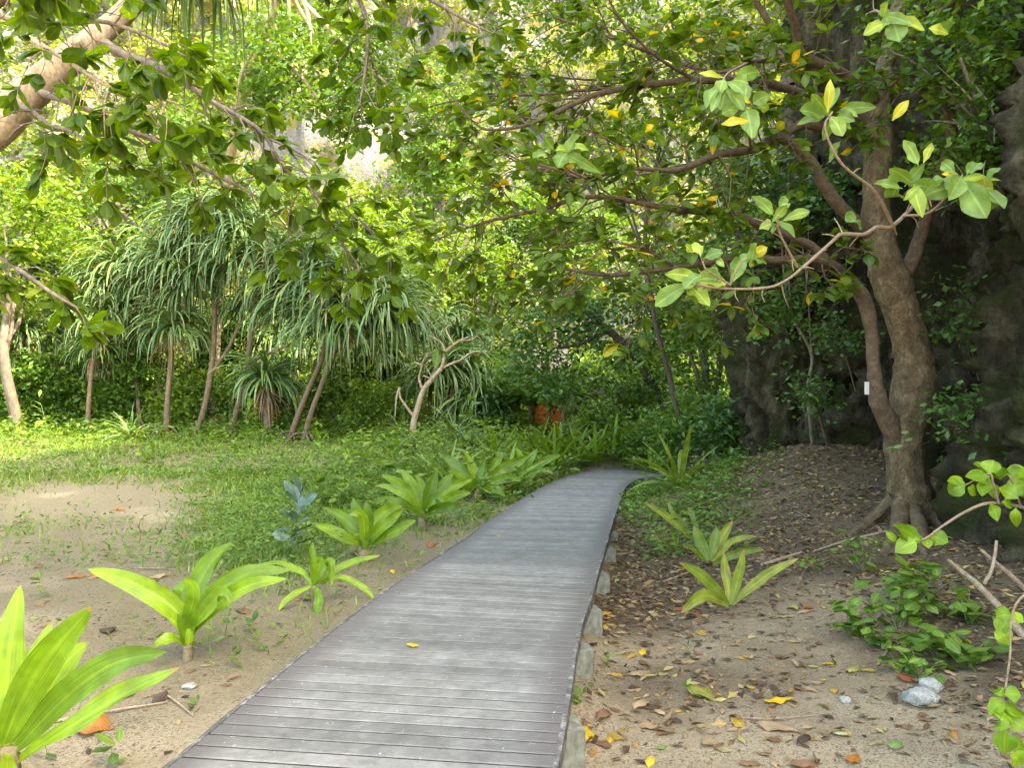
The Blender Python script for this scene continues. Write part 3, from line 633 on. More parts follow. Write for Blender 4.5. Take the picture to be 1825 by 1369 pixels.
# ================================================================== THE BIG FIG ON THE RIGHT
rng = np.random.default_rng(5)
base = at(1622, 925); print('fig base', base)
fig = thing('fig_tree', 'big spreading tree with twin brown trunks and long bare limbs reaching over the boardwalk', 'tree', base)
TY = base[1]; dy = lambda k: TY + k
mb = MB()
def flare(th, t): return 1 + .27*np.exp(-t*13)*(.5+.5*np.cos(th*5+.6)) + .07*np.cos(th*3+1+t*4)*(1-t*.6) + .06*np.cos(th*7+t*9)*np.exp(-t*3)
tp, tr = pxl([(1626, 960, TY, 50), (1624, 905, TY, 38), (1618, 845, TY, 31), (1614, 780, TY, 32), (1624, 725, TY, 36), (1630, 675, TY, 35), (1622, 620, TY, 30), (1606, 560, TY, 29), (1588, 505, TY, 34), (1573, 460, TY, 29), (1562, 400, TY, 25), (1562, 330, TY, 23), (1566, 265, TY+.1, 23), (1568, 200, TY+.2, 20), (1578, 120, TY+.3, 16), (1600, 20, TY+.5, 13), (1625, -140, TY+.7, 9), (1640, -300, TY+.8, 4)])
tpath, trad = tube(mb, tp, tr, 170, 44, .17, flare)
# buttress roots running out over the slope
for (x1, y1, x2, y2, r0) in ((1560, 930, 1500, 962, 13), (1600, 950, 1570, 990, 14), (1668, 930, 1710, 965, 16), (1640, 950, 1650, 1000, 12), (1545, 938, 1440, 985, 7)):
    a_, b_ = at(x1, y1), at(x2, y2); c_ = P(1618 + (x1-1618)*.35, 890, TY)
    tube(mb, [c_, a_+np.array([0, 0, .03]), (a_+b_)/2+np.array([0, 0, .01]), b_-np.array([0, 0, .05])], np.array([r0*1.3, r0, r0*.7, r0*.3])*mpp(TY), 16, 10, .15)
mb.build('trunk', M['bark'], fig)
LIMBS = [
 # second stem, then the long low limb
 ([(1606, 800, TY-.03, 22), (1578, 742, TY-.12, 23), (1563, 705, TY-.18, 20), (1557, 650, TY-.2, 15), (1553, 590, TY-.2, 15.5), (1538, 530, TY-.25, 17), (1502, 488, TY-.4, 15), (1458, 464, TY-.7, 12), (1390, 464, TY-1, 10), (1300, 462, TY-1.3, 8), (1205, 476, TY-1.5, 6.5), (1085, 490, TY-1.6, 5), (985, 478, TY-1.5, 3), (920, 500, TY-1.5, 1.5)], .42, .55),
 # right fork
 ([(1590, 505, TY, 24), (1622, 472, TY, 20), (1638, 430, TY, 16), (1653, 380, TY-.1, 15), (1672, 320, TY-.2, 15), (1694, 255, TY-.3, 14), (1688, 190, TY-.35, 12), (1650, 150, TY-.4, 9), (1618, 130, TY-.5, 6), (1580, 158, TY-.7, 3)], .3, .5),
 ([(1690, 195, TY-.35, 9), (1722, 150, TY-.6, 7), (1765, 146, TY-.8, 6), (1800, 150, TY-1, 4.5), (1822, 100, TY-1.1, 4), (1860, 60, TY-1.1, 2)], .25, .5),
 # limb B then its leftward reach
 ([(1562, 425, TY, 17), (1505, 376, TY-.2, 15), (1466, 326, TY-.3, 14), (1445, 288, TY-.4, 12.5), (1392, 246, TY-.6, 12), (1342, 266, TY-.9, 10), (1274, 277, TY-1.2, 8.5), (1205, 303, TY-1.4, 6.5), (1120, 300, TY-1.6, 4.5), (1043, 317, TY-1.6, 3.6), (971, 296, TY-1.6, 3), (923, 284, TY-1.5, 2.4), (860, 245, TY-1.4, 1.5)], .4, .55),
 ([(1560, 262, TY+.1, 16), (1520, 240, TY-.1, 14), (1470, 226, TY-.3, 13), (1425, 222, TY-.45, 12), (1392, 246, TY-.6, 11)], .5, .4),
 # middle limb C
 ([(1508, 492, TY-.4, 11), (1459, 450, TY-.5, 11), (1428, 429, TY-.6, 10), (1349, 398, TY-.8, 9), (1301, 381, TY-.9, 8), (1205, 374, TY-1.1, 7), (1063, 350, TY-1.3, 5.5), (960, 374, TY-1.3, 4.5), (857, 398, TY-1.3, 3.2), (772, 429, TY-1.2, 1.6)], .36, .55),
 ([(1063, 350, TY-1.3, 4.5), (1030, 318, TY-1.2, 3.6), (985, 294, TY-1.1, 3), (930, 292, TY-1, 2.4), (880, 262, TY-.9, 1.4)], .33, .5),
 # upper limbs
 ([(1568, 185, TY+.2, 14), (1540, 160, TY, 13), (1497, 127, TY-.2, 12), (1430, 97, TY-.5, 11.5), (1418, 46, TY-.7, 10), (1400, -5, TY-.9, 9), (1360, -90, TY-1.1, 6), (1300, -180, TY-1.4, 3)], .35, .55),
 ([(1425, 99, TY-.5, 7), (1385, 107, TY-.7, 6), (1335, 110, TY-1, 5), (1290, 128, TY-1.3, 3.4), (1240, 120, TY-1.6, 2)], .26, .5),
 ([(1560, 215, TY+.2, 13), (1480, 180, TY+.3, 11), (1418, 162, TY+.2, 10), (1342, 142, TY, 10), (1243, 143, TY-.2, 9), (1149, 151, TY-.4, 8), (1063, 168, TY-.5, 6.5), (1012, 190, TY-.5, 5.5), (943, 221, TY-.5, 4), (881, 231, TY-.4, 3.4), (847, 220, TY-.3, 2.6), (800, 165, TY-.2, 1.4)], .36, .6),
 ([(1115, 157, TY-.4, 5), (1040, 160, TY-.2, 4), (971, 168, TY, 3.6), (880, 170, TY+.2, 3), (792, 183, TY+.4, 2.2), (715, 204, TY+.5, 1.2)], .33, .55),
 ([(1418, 162, TY+.2, 8), (1320, 145, TY+.5, 7), (1220, 113, TY+.6, 6), (1115, 76, TY+.5, 4.6), (1029, 45, TY+.4, 3.4), (960, 20, TY+.3, 2)], .33, .6),
 ([(1411, 150, TY+.6, 9), (1397, 108, TY+.7, 8.5), (1376, 50, TY+.7, 8), (1342, -4, TY+.6, 7), (1290, -80, TY+.4, 4)], .4, .6),
 ([(1240, 143, TY-.2, 5), (1170, 100, TY-.6, 4), (1110, 40, TY-.9, 3), (1070, -30, TY-1.1, 2)], .3, .5),
 ([(1575, 130, TY+.3, 10), (1620, 60, TY, 8), (1690, 10, TY-.3, 6), (1760, -30, TY-.6, 3)], .26, .55),
 ([(1660, 350, TY-.1, 8), (1700, 300, TY+.2, 6), (1745, 260, TY+.4, 4.5), (1790, 235, TY+.4, 2.5)], .25, .5),
 ([(1205, 476, TY-1.5, 4), (1150, 445, TY-1.7, 3), (1080, 430, TY-1.8, 2.4), (1000, 440, TY-1.8, 1.4)], .3, .5),
 ([(1300, 462, TY-1.3, 4), (1240, 500, TY-1.1, 3), (1180, 530, TY-.9, 2), (1120, 545, TY-.8, 1.2)], .33, .45),
]
tips = []
for lst, ev, tl in LIMBS:
    mb = MB(); pts, rr = pxl(lst); rr = [r_*.76 for r_ in rr]; path, rad = tube(mb, pts, rr, 6*len(lst), 10, .2)
    tips += grow_twigs(mb, path, rad, ev*.33, tl*1.05, rng, up=.04, droop=.3, start=.3 if rr[0] > .04 else .1, kids=3)
    mb.build('branch', M['bark_red'], fig)
cols = MB(); rosettes(cols, tips, rng, (3, 6), .15, .078, prof_ell, .6, .12, 5, .16, .07, (0, .88), .035, .05, .9)
cols.build('crown', M['fig'], fig)
# the pale spray hanging nearest to the viewer
mb = MB(); sp = []
for lst in ([(1632, 352, 6.3, 3), (1617, 378, 6.1, 4.5), (1583, 405, 5.9, 4.8), (1562, 404, 5.85, 4.8), (1540, 414, 5.8, 4.6), (1505, 414, 5.7, 4.4), (1478, 424, 5.6, 4), (1440, 472, 5.4, 3.7), (1397, 498, 5.2, 3.4), (1349, 516, 5.1, 3), (1284, 510, 5, 3), (1232, 500, 4.9, 2)],
            [(1590, 405, 5.9, 4), (1560, 340, 5.7, 3.6), (1500, 290, 5.5, 3), (1480, 225, 5.4, 2.6), (1478, 200, 5.4, 2)],
            [(1610, 385, 6.0, 3), (1660, 380, 5.8, 2.8), (1700, 335, 5.6, 2.6), (1715, 318, 5.5, 2)],
            [(1635, 352, 6.2, 3), (1625, 335, 5.9, 2.6), (1618, 330, 5.8, 2)],
            [(1640, 350, 6.2, 3), (1690, 330, 5.7, 2.4), (1745, 335, 5.4, 2), (1760, 330, 5.3, 1.6)],
            [(1640, 345, 7, 6), (1650, 352, 6.5, 4.5), (1632, 352, 6.3, 3.5)], [(1668, 330, TY-.15, 7), (1650, 340, 7, 6)],
            [(1420, 480, 5.3, 3), (1390, 420, 5.1, 2.4), (1383, 390, 5, 2)], [(1300, 512, 5, 2.4), (1265, 475, 4.8, 2), (1255, 460, 4.8, 1.5)],
            [(1300, 512, 5, 2), (1320, 470, 4.9, 1.8), (1340, 460, 4.9, 1.3)],
            [(1342, 266, TY-.9, 4), (1335, 240, 6.2, 3), (1335, 205, 5.8, 2.4), (1338, 190, 5.7, 2)], [(1335, 112, TY-1, 3), (1300, 130, 6, 2.4), (1293, 150, 5.8, 1.8)],
            [(1043, 317, TY-1.6, 3), (1010, 300, 6.1, 2.2), (1000, 270, 5.9, 1.8)], [(1548, 30, TY, 4), (1560, 20, 6.4, 3), (1580, 35, 6, 2)]):
    pts, rr = pxl(lst); rr = [r_*.8 for r_ in rr]
    path, rad = tube(mb, [p + G.normal(0, .012, 3) for p in pts], rr, 6*len(lst), 7, .25)
    for k in range(2, len(path)-1, 5):
        e = path[k] + G.normal(0, .07, 3) + np.array([0, 0, .01]); tube(mb, [path[k], (path[k]+e)/2 + G.normal(0, .01, 3), e], [rad[k]*.5, rad[k]*.4, rad[k]*.25], 5, 5, .1)
mb.build('branch', M['twig_pale'], fig)
LV = []   # (base px,py, tip px,py, Y, width px, tone)
for t_ in """1478,205,1430,195,28 1478,205,1445,165,22 1480,200,1500,155,22 1480,205,1520,215,26 1482,210,1505,245,24 1476,210,1465,250,22 1475,212,1420,225,20 1484,200,1560,190,24
1340,195,1345,250,36 1335,190,1300,175,18 1340,188,1372,170,24 1335,195,1290,205,20 1338,190,1335,150,20
1293,148,1282,195,34 1293,148,1330,150,24 1293,150,1345,130,22 1290,148,1262,190,26 1298,150,1330,195,22
1715,318,1690,360,34 1715,318,1760,340,26 1712,318,1660,330,26 1718,316,1790,320,24 1718,316,1745,290,20 1715,320,1760,390,44 1710,316,1680,290,22 1700,330,1640,350,30
1618,330,1580,300,22 1618,330,1595,350,30 1618,332,1640,390,28 1618,330,1650,290,22 1616,330,1560,325,18 1625,332,1690,345,28
1755,330,1790,370,26 1755,330,1785,300,20 1755,332,1740,385,38
1232,500,1244,545,38 1232,500,1270,545,34 1240,498,1288,500,36 1235,500,1180,490,22 1228,502,1165,545,30 1255,460,1290,450,22 1255,462,1230,440,20 1300,508,1320,460,26
1340,460,1350,430,22 1340,460,1310,465,20 1340,460,1372,470,24
1383,390,1340,350,20 1383,390,1405,365,18 1383,392,1440,375,18 1385,395,1420,425,20 1383,395,1355,405,20 1383,390,1395,350,18
1000,270,975,245,22 1000,270,1030,240,26 1000,272,990,300,26 1000,272,1040,300,28 1000,270,1045,270,22 1002,272,1075,310,20
1580,35,1600,75,32 1580,35,1540,60,26 1582,32,1630,45,22 1580,30,1585,0,20 1582,35,1650,55,24 1660,50,1690,58,24
1530,400,1508,385,22 1650,300,1615,250,20 1500,250,1480,290,18""".split():
    LV.append([float(v) for v in t_.split(',')])
mb = MB()
LV2 = []
for x0, y0, x1, y1, wd in LV:
    jx, jy = R.uniform(-13, 13), R.uniform(-7, 7); LV2.append((x0+jx, y0+jy, x1+jx*.4, y1+jy*.4, wd))
    if R.random() < .6:
        a_ = R.uniform(-1.2, 1.2); f = R.uniform(.45, .8); dx, dy_ = (x1-x0)*f, (y1-y0)*f + 6; jx, jy = R.uniform(-26, 26), R.uniform(-12, 12)
        LV2.append((x0+jx, y0+jy, x0+jx+dx*math.cos(a_)-dy_*math.sin(a_), y0+jy+dx*math.sin(a_)+dy_*math.cos(a_), wd*f*1.05))
for x0, y0, x1, y1, wd in LV2:
    Y = 5.4 if y0 > 280 else 5.7
    if x0 < 1320: Y = 5.0
    if x0 < 1100: Y = 5.9
    Y1 = Y + R.uniform(-.14, .14); mid = ((x0+x1)/2 + R.uniform(-3, 3), (y0+y1)/2 - 3, (Y+Y1)/2)
    ribbon(mb, [(x0, y0, Y), (*mid, ), (x1, y1, Y1)], wd*R.uniform(.9, 1.2), prof_ell if R.random() < .6 else prof_obo, 12, R.uniform(.1, .5), R.uniform(-.8, .8), R.uniform(.86, .9) if R.random() < .06 else R.uniform(.05, .84), R.uniform(.08, .2))
for x0, y0, x1, y1, wd, tn in ((1290, 150, 1255, 185, 22, 1), (1335, 215, 1285, 222, 20, .97), (1340, 460, 1368, 440, 20, .95), (1590, 215, 1620, 178, 18, .93), (1475, 200, 1480, 140, 18, .91), (1715, 318, 1678, 310, 16, .96), (1290, 138, 1245, 130, 14, .89), (1150, 235, 1165, 222, 10, .97), (1158, 262, 1162, 250, 14, .93), (1690, 60, 1655, 50, 22, .88)):
    ribbon(mb, [(x0, y0, 5.5), ((x0+x1)/2, (y0+y1)/2-2, 5.45), (x1, y1, 5.45)], wd, prof_ell, 8, .2, .3, tn, .1)
mb.build('hanging_leaves', M['fig_lit'], fig)
# small white tag on the second stem
mb = MB(); pc = P(1545, 692, TY-.32); box(mb, (pc[0], pc[1], pc[2]), (1, .35), (.028, .004, .065), .002)
mt, nt, b, ln = nmat('white_tin'); b.inputs['Base Color'].default_value = (.62, .62, .58, 1); b.inputs['Roughness'].default_value = .5
tag(mb.build('tree_tag', mt, None, False), 'small blank white tag fixed at the fork of the big tree', 'tag')

# ================================================================== THE LEANING TREE OVERHEAD, LEFT
rng = np.random.default_rng(21)
alm = thing('almond_tree', 'pale smooth trunk leaning in from the left with large dark drooping leaves overhead', 'tree', (-7.6, 5.4, float(gz(-7.6, 5.4))))
mb = MB()
up = [np.array([-7.75, 5.35, float(gz(-7.6, 5.4)) - .3]), np.array([-7.2, 5.4, .7]), np.array([-6.0, 5.6, 2.0])]
q = pxl([(-60, 265, 5.9, 34), (40, 178, 6.0, 30), (120, 108, 6.1, 26), (185, 55, 6.2, 20), (240, 2, 6.3, 18), (330, -110, 6.5, 13), (400, -260, 6.5, 6)])
tube(mb, up + q[0], [.24, .19, .165] + q[1], 70, 20, .02)
st = pxl([(128, 100, 6.1, 16), (140, 82, 6.05, 11), (135, 70, 6.0, 8)]); tube(mb, *st, 8, 10, .1)
mb.build('trunk', M['bark_pale'], alm)
tips = []
for lst, pale, ev, tl in (
 ([(-40, 10, 5, 6), (0, 27, 5, 5.5), (55, 43, 5, 5), (124, 40, 5, 4.5), (185, 38, 4.9, 4), (240, 55, 4.8, 3.4), (285, 74, 4.7, 2.6), (330, 100, 4.7, 1.5)], 0, .13, .3),
 ([(40, 60, 5.9, 6), (72, 79, 5.6, 5), (113, 103, 5.3, 4.4), (165, 137, 5.1, 4), (213, 161, 5, 3.4), (270, 170, 4.9, 2.6), (320, 185, 4.8, 1.6)], 1, .13, .28),
 ([(185, 75, 6.15, 9), (220, 96, 6.1, 8), (261, 110, 6, 7.5), (309, 134, 5.9, 6.5), (381, 182, 5.8, 4.6), (419, 203, 5.8, 4.2), (457, 227, 5.8, 3.8), (481, 254, 5.8, 3.5), (491, 281, 5.8, 3.2), (525, 316, 5.9, 2.9), (563, 343, 6, 2.6), (600, 366, 6.1, 2.2), (650, 400, 6.3, 1.8), (690, 440, 6.4, 1.1)], 0, .10, .40),
 ([(60, 160, 6, 7), (120, 180, 5.8, 6), (189, 209, 5.7, 5.4), (233, 233, 5.6, 5), (275, 250, 5.6, 4.5), (319, 275, 5.6, 4), (364, 299, 5.7, 3.6), (398, 319, 5.8, 3), (446, 343, 5.9, 2.4), (490, 380, 6, 1.6), (520, 420, 6.1, 1)], 0, .16, .36),
 ([(20, 185, 6, 5), (55, 196, 5.6, 4.4), (89, 223, 5.4, 3.6), (130, 235, 5.3, 3), (180, 270, 5.2, 2.2), (220, 300, 5.2, 1.4)], 0, .15, .3),
 ([(330, -110, 6.5, 9), (480, -90, 6.6, 7), (600, -50, 6.7, 6), (640, 0, 6.7, 4.5), (655, 60, 6.7, 3.6), (650, 130, 6.6, 2.8), (640, 190, 6.6, 1.6)], 0, .12, .36),
 ([(600, -50, 6.7, 5), (700, -40, 6.7, 4.5), (770, 0, 6.7, 3.8), (830, 35, 6.7, 3), (880, 60, 6.7, 1.6)], 0, .16, .3),
 ([(560, 345, 6, 3), (600, 420, 6, 2.4), (640, 480, 6.1, 1.8), (610, 500, 6.1, 1)], 0, .14, .3),
 ([(-120, 400, 4.6, 6), (-30, 440, 4.5, 5), (30, 478, 4.4, 4), (90, 520, 4.3, 3), (140, 550, 4.3, 1.8)], 0, .17, .16),
 ([(330, -110, 6.5, 8), (250, -140, 5.2, 7), (120, -100, 4.6, 5), (40, -40, 4.4, 3), (10, 10, 4.4, 2)], 0, .2, .35)):
    mb = MB(); pts, rr = pxl(lst); path, rad = tube(mb, pts, rr, 6*len(lst), 9, .12)
    tips += grow_twigs(mb, path, rad, ev*.62, tl*1.0, rng, up=-.1, droop=.3, start=.12, kids=1, spread=1.0, fav=(.1, 0, -.18))
    mb.build('branch', M['bark_pale' if pale else 'bark_grey'], alm)
def off_trunk(p):
    px = CXP + p[0]/p[1]*F; py = HOR - (p[2]-CAMZ)/p[1]*F; d = abs((py - 225) + (px*.93))/1.37
    return px > 260 or d > 75 or rng.random() < .22
tips = [t_ for t_ in tips if off_trunk(t_[0])]
mb = MB(); rosettes(mb, tips, rng, (4, 7), .16, .085, prof_obo, .55, .05, 6, .18, .05, (0, .9), .04, .12, .6)
mb.build('crown', M['almond'], alm)

# ================================================================== BACKGROUND TREES
def tree(label, mat, Y, bx, blobs, dens=60, leaf=.16, per=46, group=None, bark='bark_grey', tpts=None, r0=None, seed=0, name='broadleaf_tree', cat='tree', tone=(.5, .22), limbs=7, rooted=None):
    rng = np.random.default_rng(100 + seed)
    base = np.array([P(bx, 700, Y)[0], Y, 0]); base[2] = float(gz(base[0], Y))
    if rooted is not None: base = P(*rooted)
    t = thing(name, label, cat, base, group)
    C = np.array([P(b[0], b[1], Y + (b[4] if len(b) > 4 else 0)) for b in blobs])
    rx = np.array([b[2] for b in blobs])*mpp(Y); rz = np.array([b[3] for b in blobs])*mpp(Y)
    mb = MB(); top = C.mean(0)
    if tpts is None: tpts = [base - np.array([0, 0, .3]), base*.6 + top*.4 + rng.normal(0, .25, 3), base*.15 + top*.85]
    else: tpts = [base - np.array([0, 0, .3])] + [P(*p) for p in tpts]
    r0 = r0 or .05 + .022*(top[2]-base[2])
    path, rad = tube(mb, tpts, np.linspace(r0, r0*.45, len(tpts)), 24, 9, .12)
    for k in range(limbs):
        a_ = path[rng.integers(9, 23)]; q = rng.integers(len(C)); e = C[q] + rng.normal(0, .5, 3)*np.array([rx[q], rx[q], rz[q]])
        tube(mb, [a_, (a_+e)/2 + rng.normal(0, .15, 3), e], [r0*.45, r0*.3, r0*.08], 9, 6, .1)
    mb.build('trunk', M[bark], t)
    mb = MB(); cs = []
    for c_, a_, b_ in zip(C, rx, rz):
        k = int(max(9, dens*.34*(a_*b_)**.85))
        o = rng.normal(0, 1, (k, 3)); o /= np.linalg.norm(o, axis=1)[:, None]; o[:, 2] += .25
        ln_ = rng.uniform(.75, 1.3, k)
        for f in (.35, .6, .8, 1.0):
            q = c_ + o*(ln_*f)[:, None]*np.array([a_, min(a_, 1.8)*.85, b_]) + rng.normal(0, leaf*1.6, (k, 3)); q[:, 2] -= .12*f*f*b_
            cs.append(q)
    cs = np.vstack(cs); cs = cs[cs[:, 2] > gz(cs[:, 0], cs[:, 1]) + .1]
    cloud(mb, cs, per // 2, leaf*2.9, leaf, leaf*.56, rng, *tone)
    mb.build('crown', M[mat], t, False)
    return t
tree('bright green bushy tree at the far left edge, behind the leaning pale trunk', 'bright', 23, 40, [(30, 320, 95, 60), (70, 420, 110, 70), (10, 520, 60, 60)], 34, .2, seed=1)
tree('tall mid green tree rising behind the tallest pandanus', 'bush', 26, 275, [(250, 330, 110, 80), (330, 250, 90, 60), (200, 440, 100, 70)], 26, .22, seed=2)
tree('mid green tree with pale branches high between the sunlit rock patches', 'bush', 24, 380, [(490, 100, 75, 30, -6), (570, 135, 85, 28, -5), (645, 180, 65, 30, -6), (540, 60, 80, 26, -4), (630, 95, 60, 25, -6), (480, 190, 55, 26, -5), (590, 205, 60, 22, -6), (430, 140, 50, 26, -4)], 46, .17, bark='bark_pale', tpts=[(385, 600, 24), (410, 300, 22), (438, 148, 20), (467, 79, 19), (490, 10, 18.4), (520, -90, 18)], r0=.17, seed=3)
tree('yellow green sunlit tree right of the bare rock patch', 'bright', 29, 640, [(620, 390, 120, 50), (530, 350, 60, 40), (690, 420, 80, 50)], 26, .22, seed=4)
tree('pale yellow green tree close behind the drooping pandanus crowns', 'bright', 26, 700, [(650, 460, 90, 60), (760, 500, 80, 70), (700, 560, 70, 50)], 30, .2, seed=5)
tree('light green tree standing behind the bare pale branching tree', 'bright', 27, 850, [(850, 580, 90, 80), (900, 500, 80, 60), (800, 450, 80, 60)], 30, .2, seed=6)
tree('sunlit tree beyond the boardwalk, under the low long limb', 'bush', 29, 990, [(960, 490, 120, 70), (1040, 430, 110, 80), (930, 400, 90, 60)], 30, .22, seed=7)
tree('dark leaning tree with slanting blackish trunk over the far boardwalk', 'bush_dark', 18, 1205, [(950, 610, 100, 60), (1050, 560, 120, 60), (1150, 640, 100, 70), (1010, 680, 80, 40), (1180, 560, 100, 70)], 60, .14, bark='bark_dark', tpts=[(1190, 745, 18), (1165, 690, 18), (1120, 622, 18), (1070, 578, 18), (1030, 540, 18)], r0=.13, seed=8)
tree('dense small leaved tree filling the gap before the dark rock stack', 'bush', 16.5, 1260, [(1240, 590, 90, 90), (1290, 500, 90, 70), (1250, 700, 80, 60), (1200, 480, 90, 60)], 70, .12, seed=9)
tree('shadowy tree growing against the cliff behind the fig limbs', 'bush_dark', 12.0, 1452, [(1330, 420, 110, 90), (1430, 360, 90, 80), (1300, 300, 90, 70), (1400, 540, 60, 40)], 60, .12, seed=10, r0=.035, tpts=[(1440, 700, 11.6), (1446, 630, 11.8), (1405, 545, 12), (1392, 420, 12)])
tree('broad leaved tree just above the orange hut', 'bush', 22, 1010, [(990, 694, 95, 38), (1095, 712, 70, 45), (930, 690, 60, 38)], 60, .2, seed=11)
tree('low branching tree with grey twisting stems at the bend of the boardwalk', 'bush', 21, 1130, [(1150, 720, 70, 40), (1110, 690, 70, 35)], 60, .16, tpts=[(1128, 765, 21), (1122, 735, 21), (1135, 700, 21)], r0=.14, seed=12)
tree('leafy tree rooted in the near cliff behind the right hand limbs of the fig', 'bush', 7.1, 1720, [(1700, 120, 110, 80), (1790, 200, 60, 90), (1620, 50, 110, 60), (1780, 40, 80, 60), (1730, 260, 60, 40)], 75, .085, per=30, seed=13, tone=(.3, .25), r0=.035, rooted=(1800, 350, 7.9), tpts=[(1770, 270, 7.4), (1740, 180, 7.2), (1710, 100, 7.1)])
tree('big tree in full leaf between the two bare rock patches', 'bush', 33, 760, [(750, 300, 70, 60), (790, 190, 60, 70), (830, 330, 90, 70)], 24, .24, seed=14)
tree('tree with yellowing leaves high on the left, behind the leaning trunk', 'slope', 30, 150, [(120, 330, 70, 40), (160, 250, 80, 60), (330, 140, 70, 60)], 26, .22, seed=15)
tree('fine leaved tree whose top shows between the upper limbs of the fig', 'bush', 14.5, 1235, [(1150, 60, 120, 60), (1010, 40, 100, 50), (1280, 190, 100, 80), (900, 130, 80, 45), (1100, 240, 90, 60), (1340, 60, 90, 70)], 30, .12, seed=16, r0=.06, bark='bark_dark', tpts=[(1200, 700, 15), (1165, 560, 14.8), (1150, 400, 14.6), (1180, 220, 14.5), (1150, 80, 14.5)])
for k, (x, y, a_, b_, Y, mt_, lb) in enumerate([
    (45, 700, 60, 60, 24, 'bush', 'leafy shrub at the far left edge behind the pale weeds'),
    (120, 690, 60, 70, 24.5, 'bush', 'leafy shrub between the thick leaning trunk and the thin pale pandanus stem'),
    (220, 690, 60, 80, 24, 'bush', 'mid green shrub behind the thin straight pandanus stem'),
    (235, 600, 70, 60, 26, 'bright', 'tall loose shrub under the small grey pandanus crown'),
    (330, 720, 55, 60, 23.5, 'bright', 'round leaved shrub between two bare pandanus stems'),
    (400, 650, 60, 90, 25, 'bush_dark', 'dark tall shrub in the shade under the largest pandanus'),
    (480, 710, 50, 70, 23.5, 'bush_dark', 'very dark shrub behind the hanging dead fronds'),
    (610, 690, 60, 70, 24, 'bush', 'bushy shrub behind the pair of slanting pandanus stems'),
    (660, 725, 45, 45, 21.5, 'bright', 'light green round leaved shrub beside the bare pale tree'),
    (700, 640, 60, 60, 25, 'bush', 'mid green shrub behind the bare pale tree'),
    (880, 700, 60, 50, 24, 'bright', 'green shrub behind the dark spiky rosettes'),
    (868, 752, 45, 32, 22, 'bush_dark', 'low dark shrub left of the orange hut'),
    (1075, 760, 45, 28, 20, 'bush', 'low shrub right of the orange hut'),
    (1230, 770, 60, 45, 15, 'bush', 'twiggy shrub hiding the far end of the boardwalk'),
    (1310, 770, 45, 40, 14, 'bush_dark', 'dark shrub at the foot of the rock stack'),
    (1118, 806, 42, 17, 19.2, 'bright', 'light leafy shrub closing the view at the far end of the boards'), (1060, 800, 34, 18, 20.5, 'bush', 'little shrub left of the far end of the boards'),
    (1170, 790, 50, 30, 18, 'bush', 'small shrub beyond the last boards of the walk')]):
    tree(lb, mt_, Y, x, [(x, y, a_, b_), (x + a_*.4, y - b_*.5, a_*.7, b_*.6), (x - a_*.4, y + b_*.3, a_*.7, b_*.6)], 60, .13 if Y < 22 else .16, 46, 'shrubs behind the clearing', seed=30+k, name='shrub', cat='shrub', limbs=5, r0=.04)
for k, (x, y, a_, b_, Y, lb) in enumerate([(1430, 690, 45, 40, 10.6, 'fern like dark green shrub low on the cliff left of the twin trunks'), (1480, 590, 40, 35, 10.4, 'small shrub on the cliff just left of the second stem'), (1705, 740, 50, 42, 7.2, 'thin leafy shrub on the cliff right of the fig trunk'), (1700, 560, 50, 40, 7.9, 'shaded shrub clinging to the cliff right of the fig fork')]):
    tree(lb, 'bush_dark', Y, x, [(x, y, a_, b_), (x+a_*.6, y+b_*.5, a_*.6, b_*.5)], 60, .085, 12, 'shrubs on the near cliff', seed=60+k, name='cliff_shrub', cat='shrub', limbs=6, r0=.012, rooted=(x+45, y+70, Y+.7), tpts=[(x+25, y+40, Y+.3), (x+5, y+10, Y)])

# ------------------------------------------------------------------ orange hut far back, plank fence for the unidentified boards by the rock stack
hb = P(968, 752, 23); hb[2] = float(gz(hb[0], 23)); hut = thing('garden_hut', 'small hut with an orange wall glimpsed through the trees beyond the boardwalk', 'hut', hb)
mt, nt, b, ln = nmat('orange_paint'); b.inputs['Base Color'].default_value = (.8, .22, .03, 1); b.inputs['Roughness'].default_value = .6
mb = MB(); box(mb, hb + np.array([.1, .8, .75]), (1, .1), (.42, .8, .9), .02); mb.build('wall', mt, hut, False)
mb = MB(); V = []
for sx in (-.75, .85): V += [(hb[0]+sx, hb[1]-.5, hb[2]+1.8), (hb[0]+sx, hb[1]+.8, hb[2]+2.6), (hb[0]+sx, hb[1]+2.1, hb[2]+1.8), (hb[0]+sx, hb[1]+2.1, hb[2]+1.74), (hb[0]+sx, hb[1]+.8, hb[2]+2.5), (hb[0]+sx, hb[1]-.5, hb[2]+1.74)]
mb.add(V, [[k, (k+1) % 6, 6+(k+1) % 6, 6+k] for k in range(6)]); mb.build('roof', M['stick'], hut, False)
for sx in (-.4, 0.15, .6):
    mb = MB(); tube(mb, [hb + np.array([sx, -.42, -.2]), hb + np.array([sx, -.42, 1.8])], [.06, .055], 5, 8, .1); mb.build('post', M['bark_grey'], hut)
fb = P(1262, 745, 19.5); fb[2] = float(gz(fb[0], 19.5)); fen = thing('plank_panel', 'purplish brown plank fence half hidden by the thicket near the rock stack', 'panel', fb)
for k in range(3):
    mb = MB(); box(mb, fb + np.array([0, 0, .35+.2*k]), (1, .15), (.9, .02, .085), .005); mb.build('rail', M['edge'], fen, False)
for sx in (-.8, .75):
    mb = MB(); box(mb, fb + np.array([sx, .06+.15*sx, .3]), (1, .15), (.05, .035, .6), .005); mb.build('post', M['stick'], fen, False)

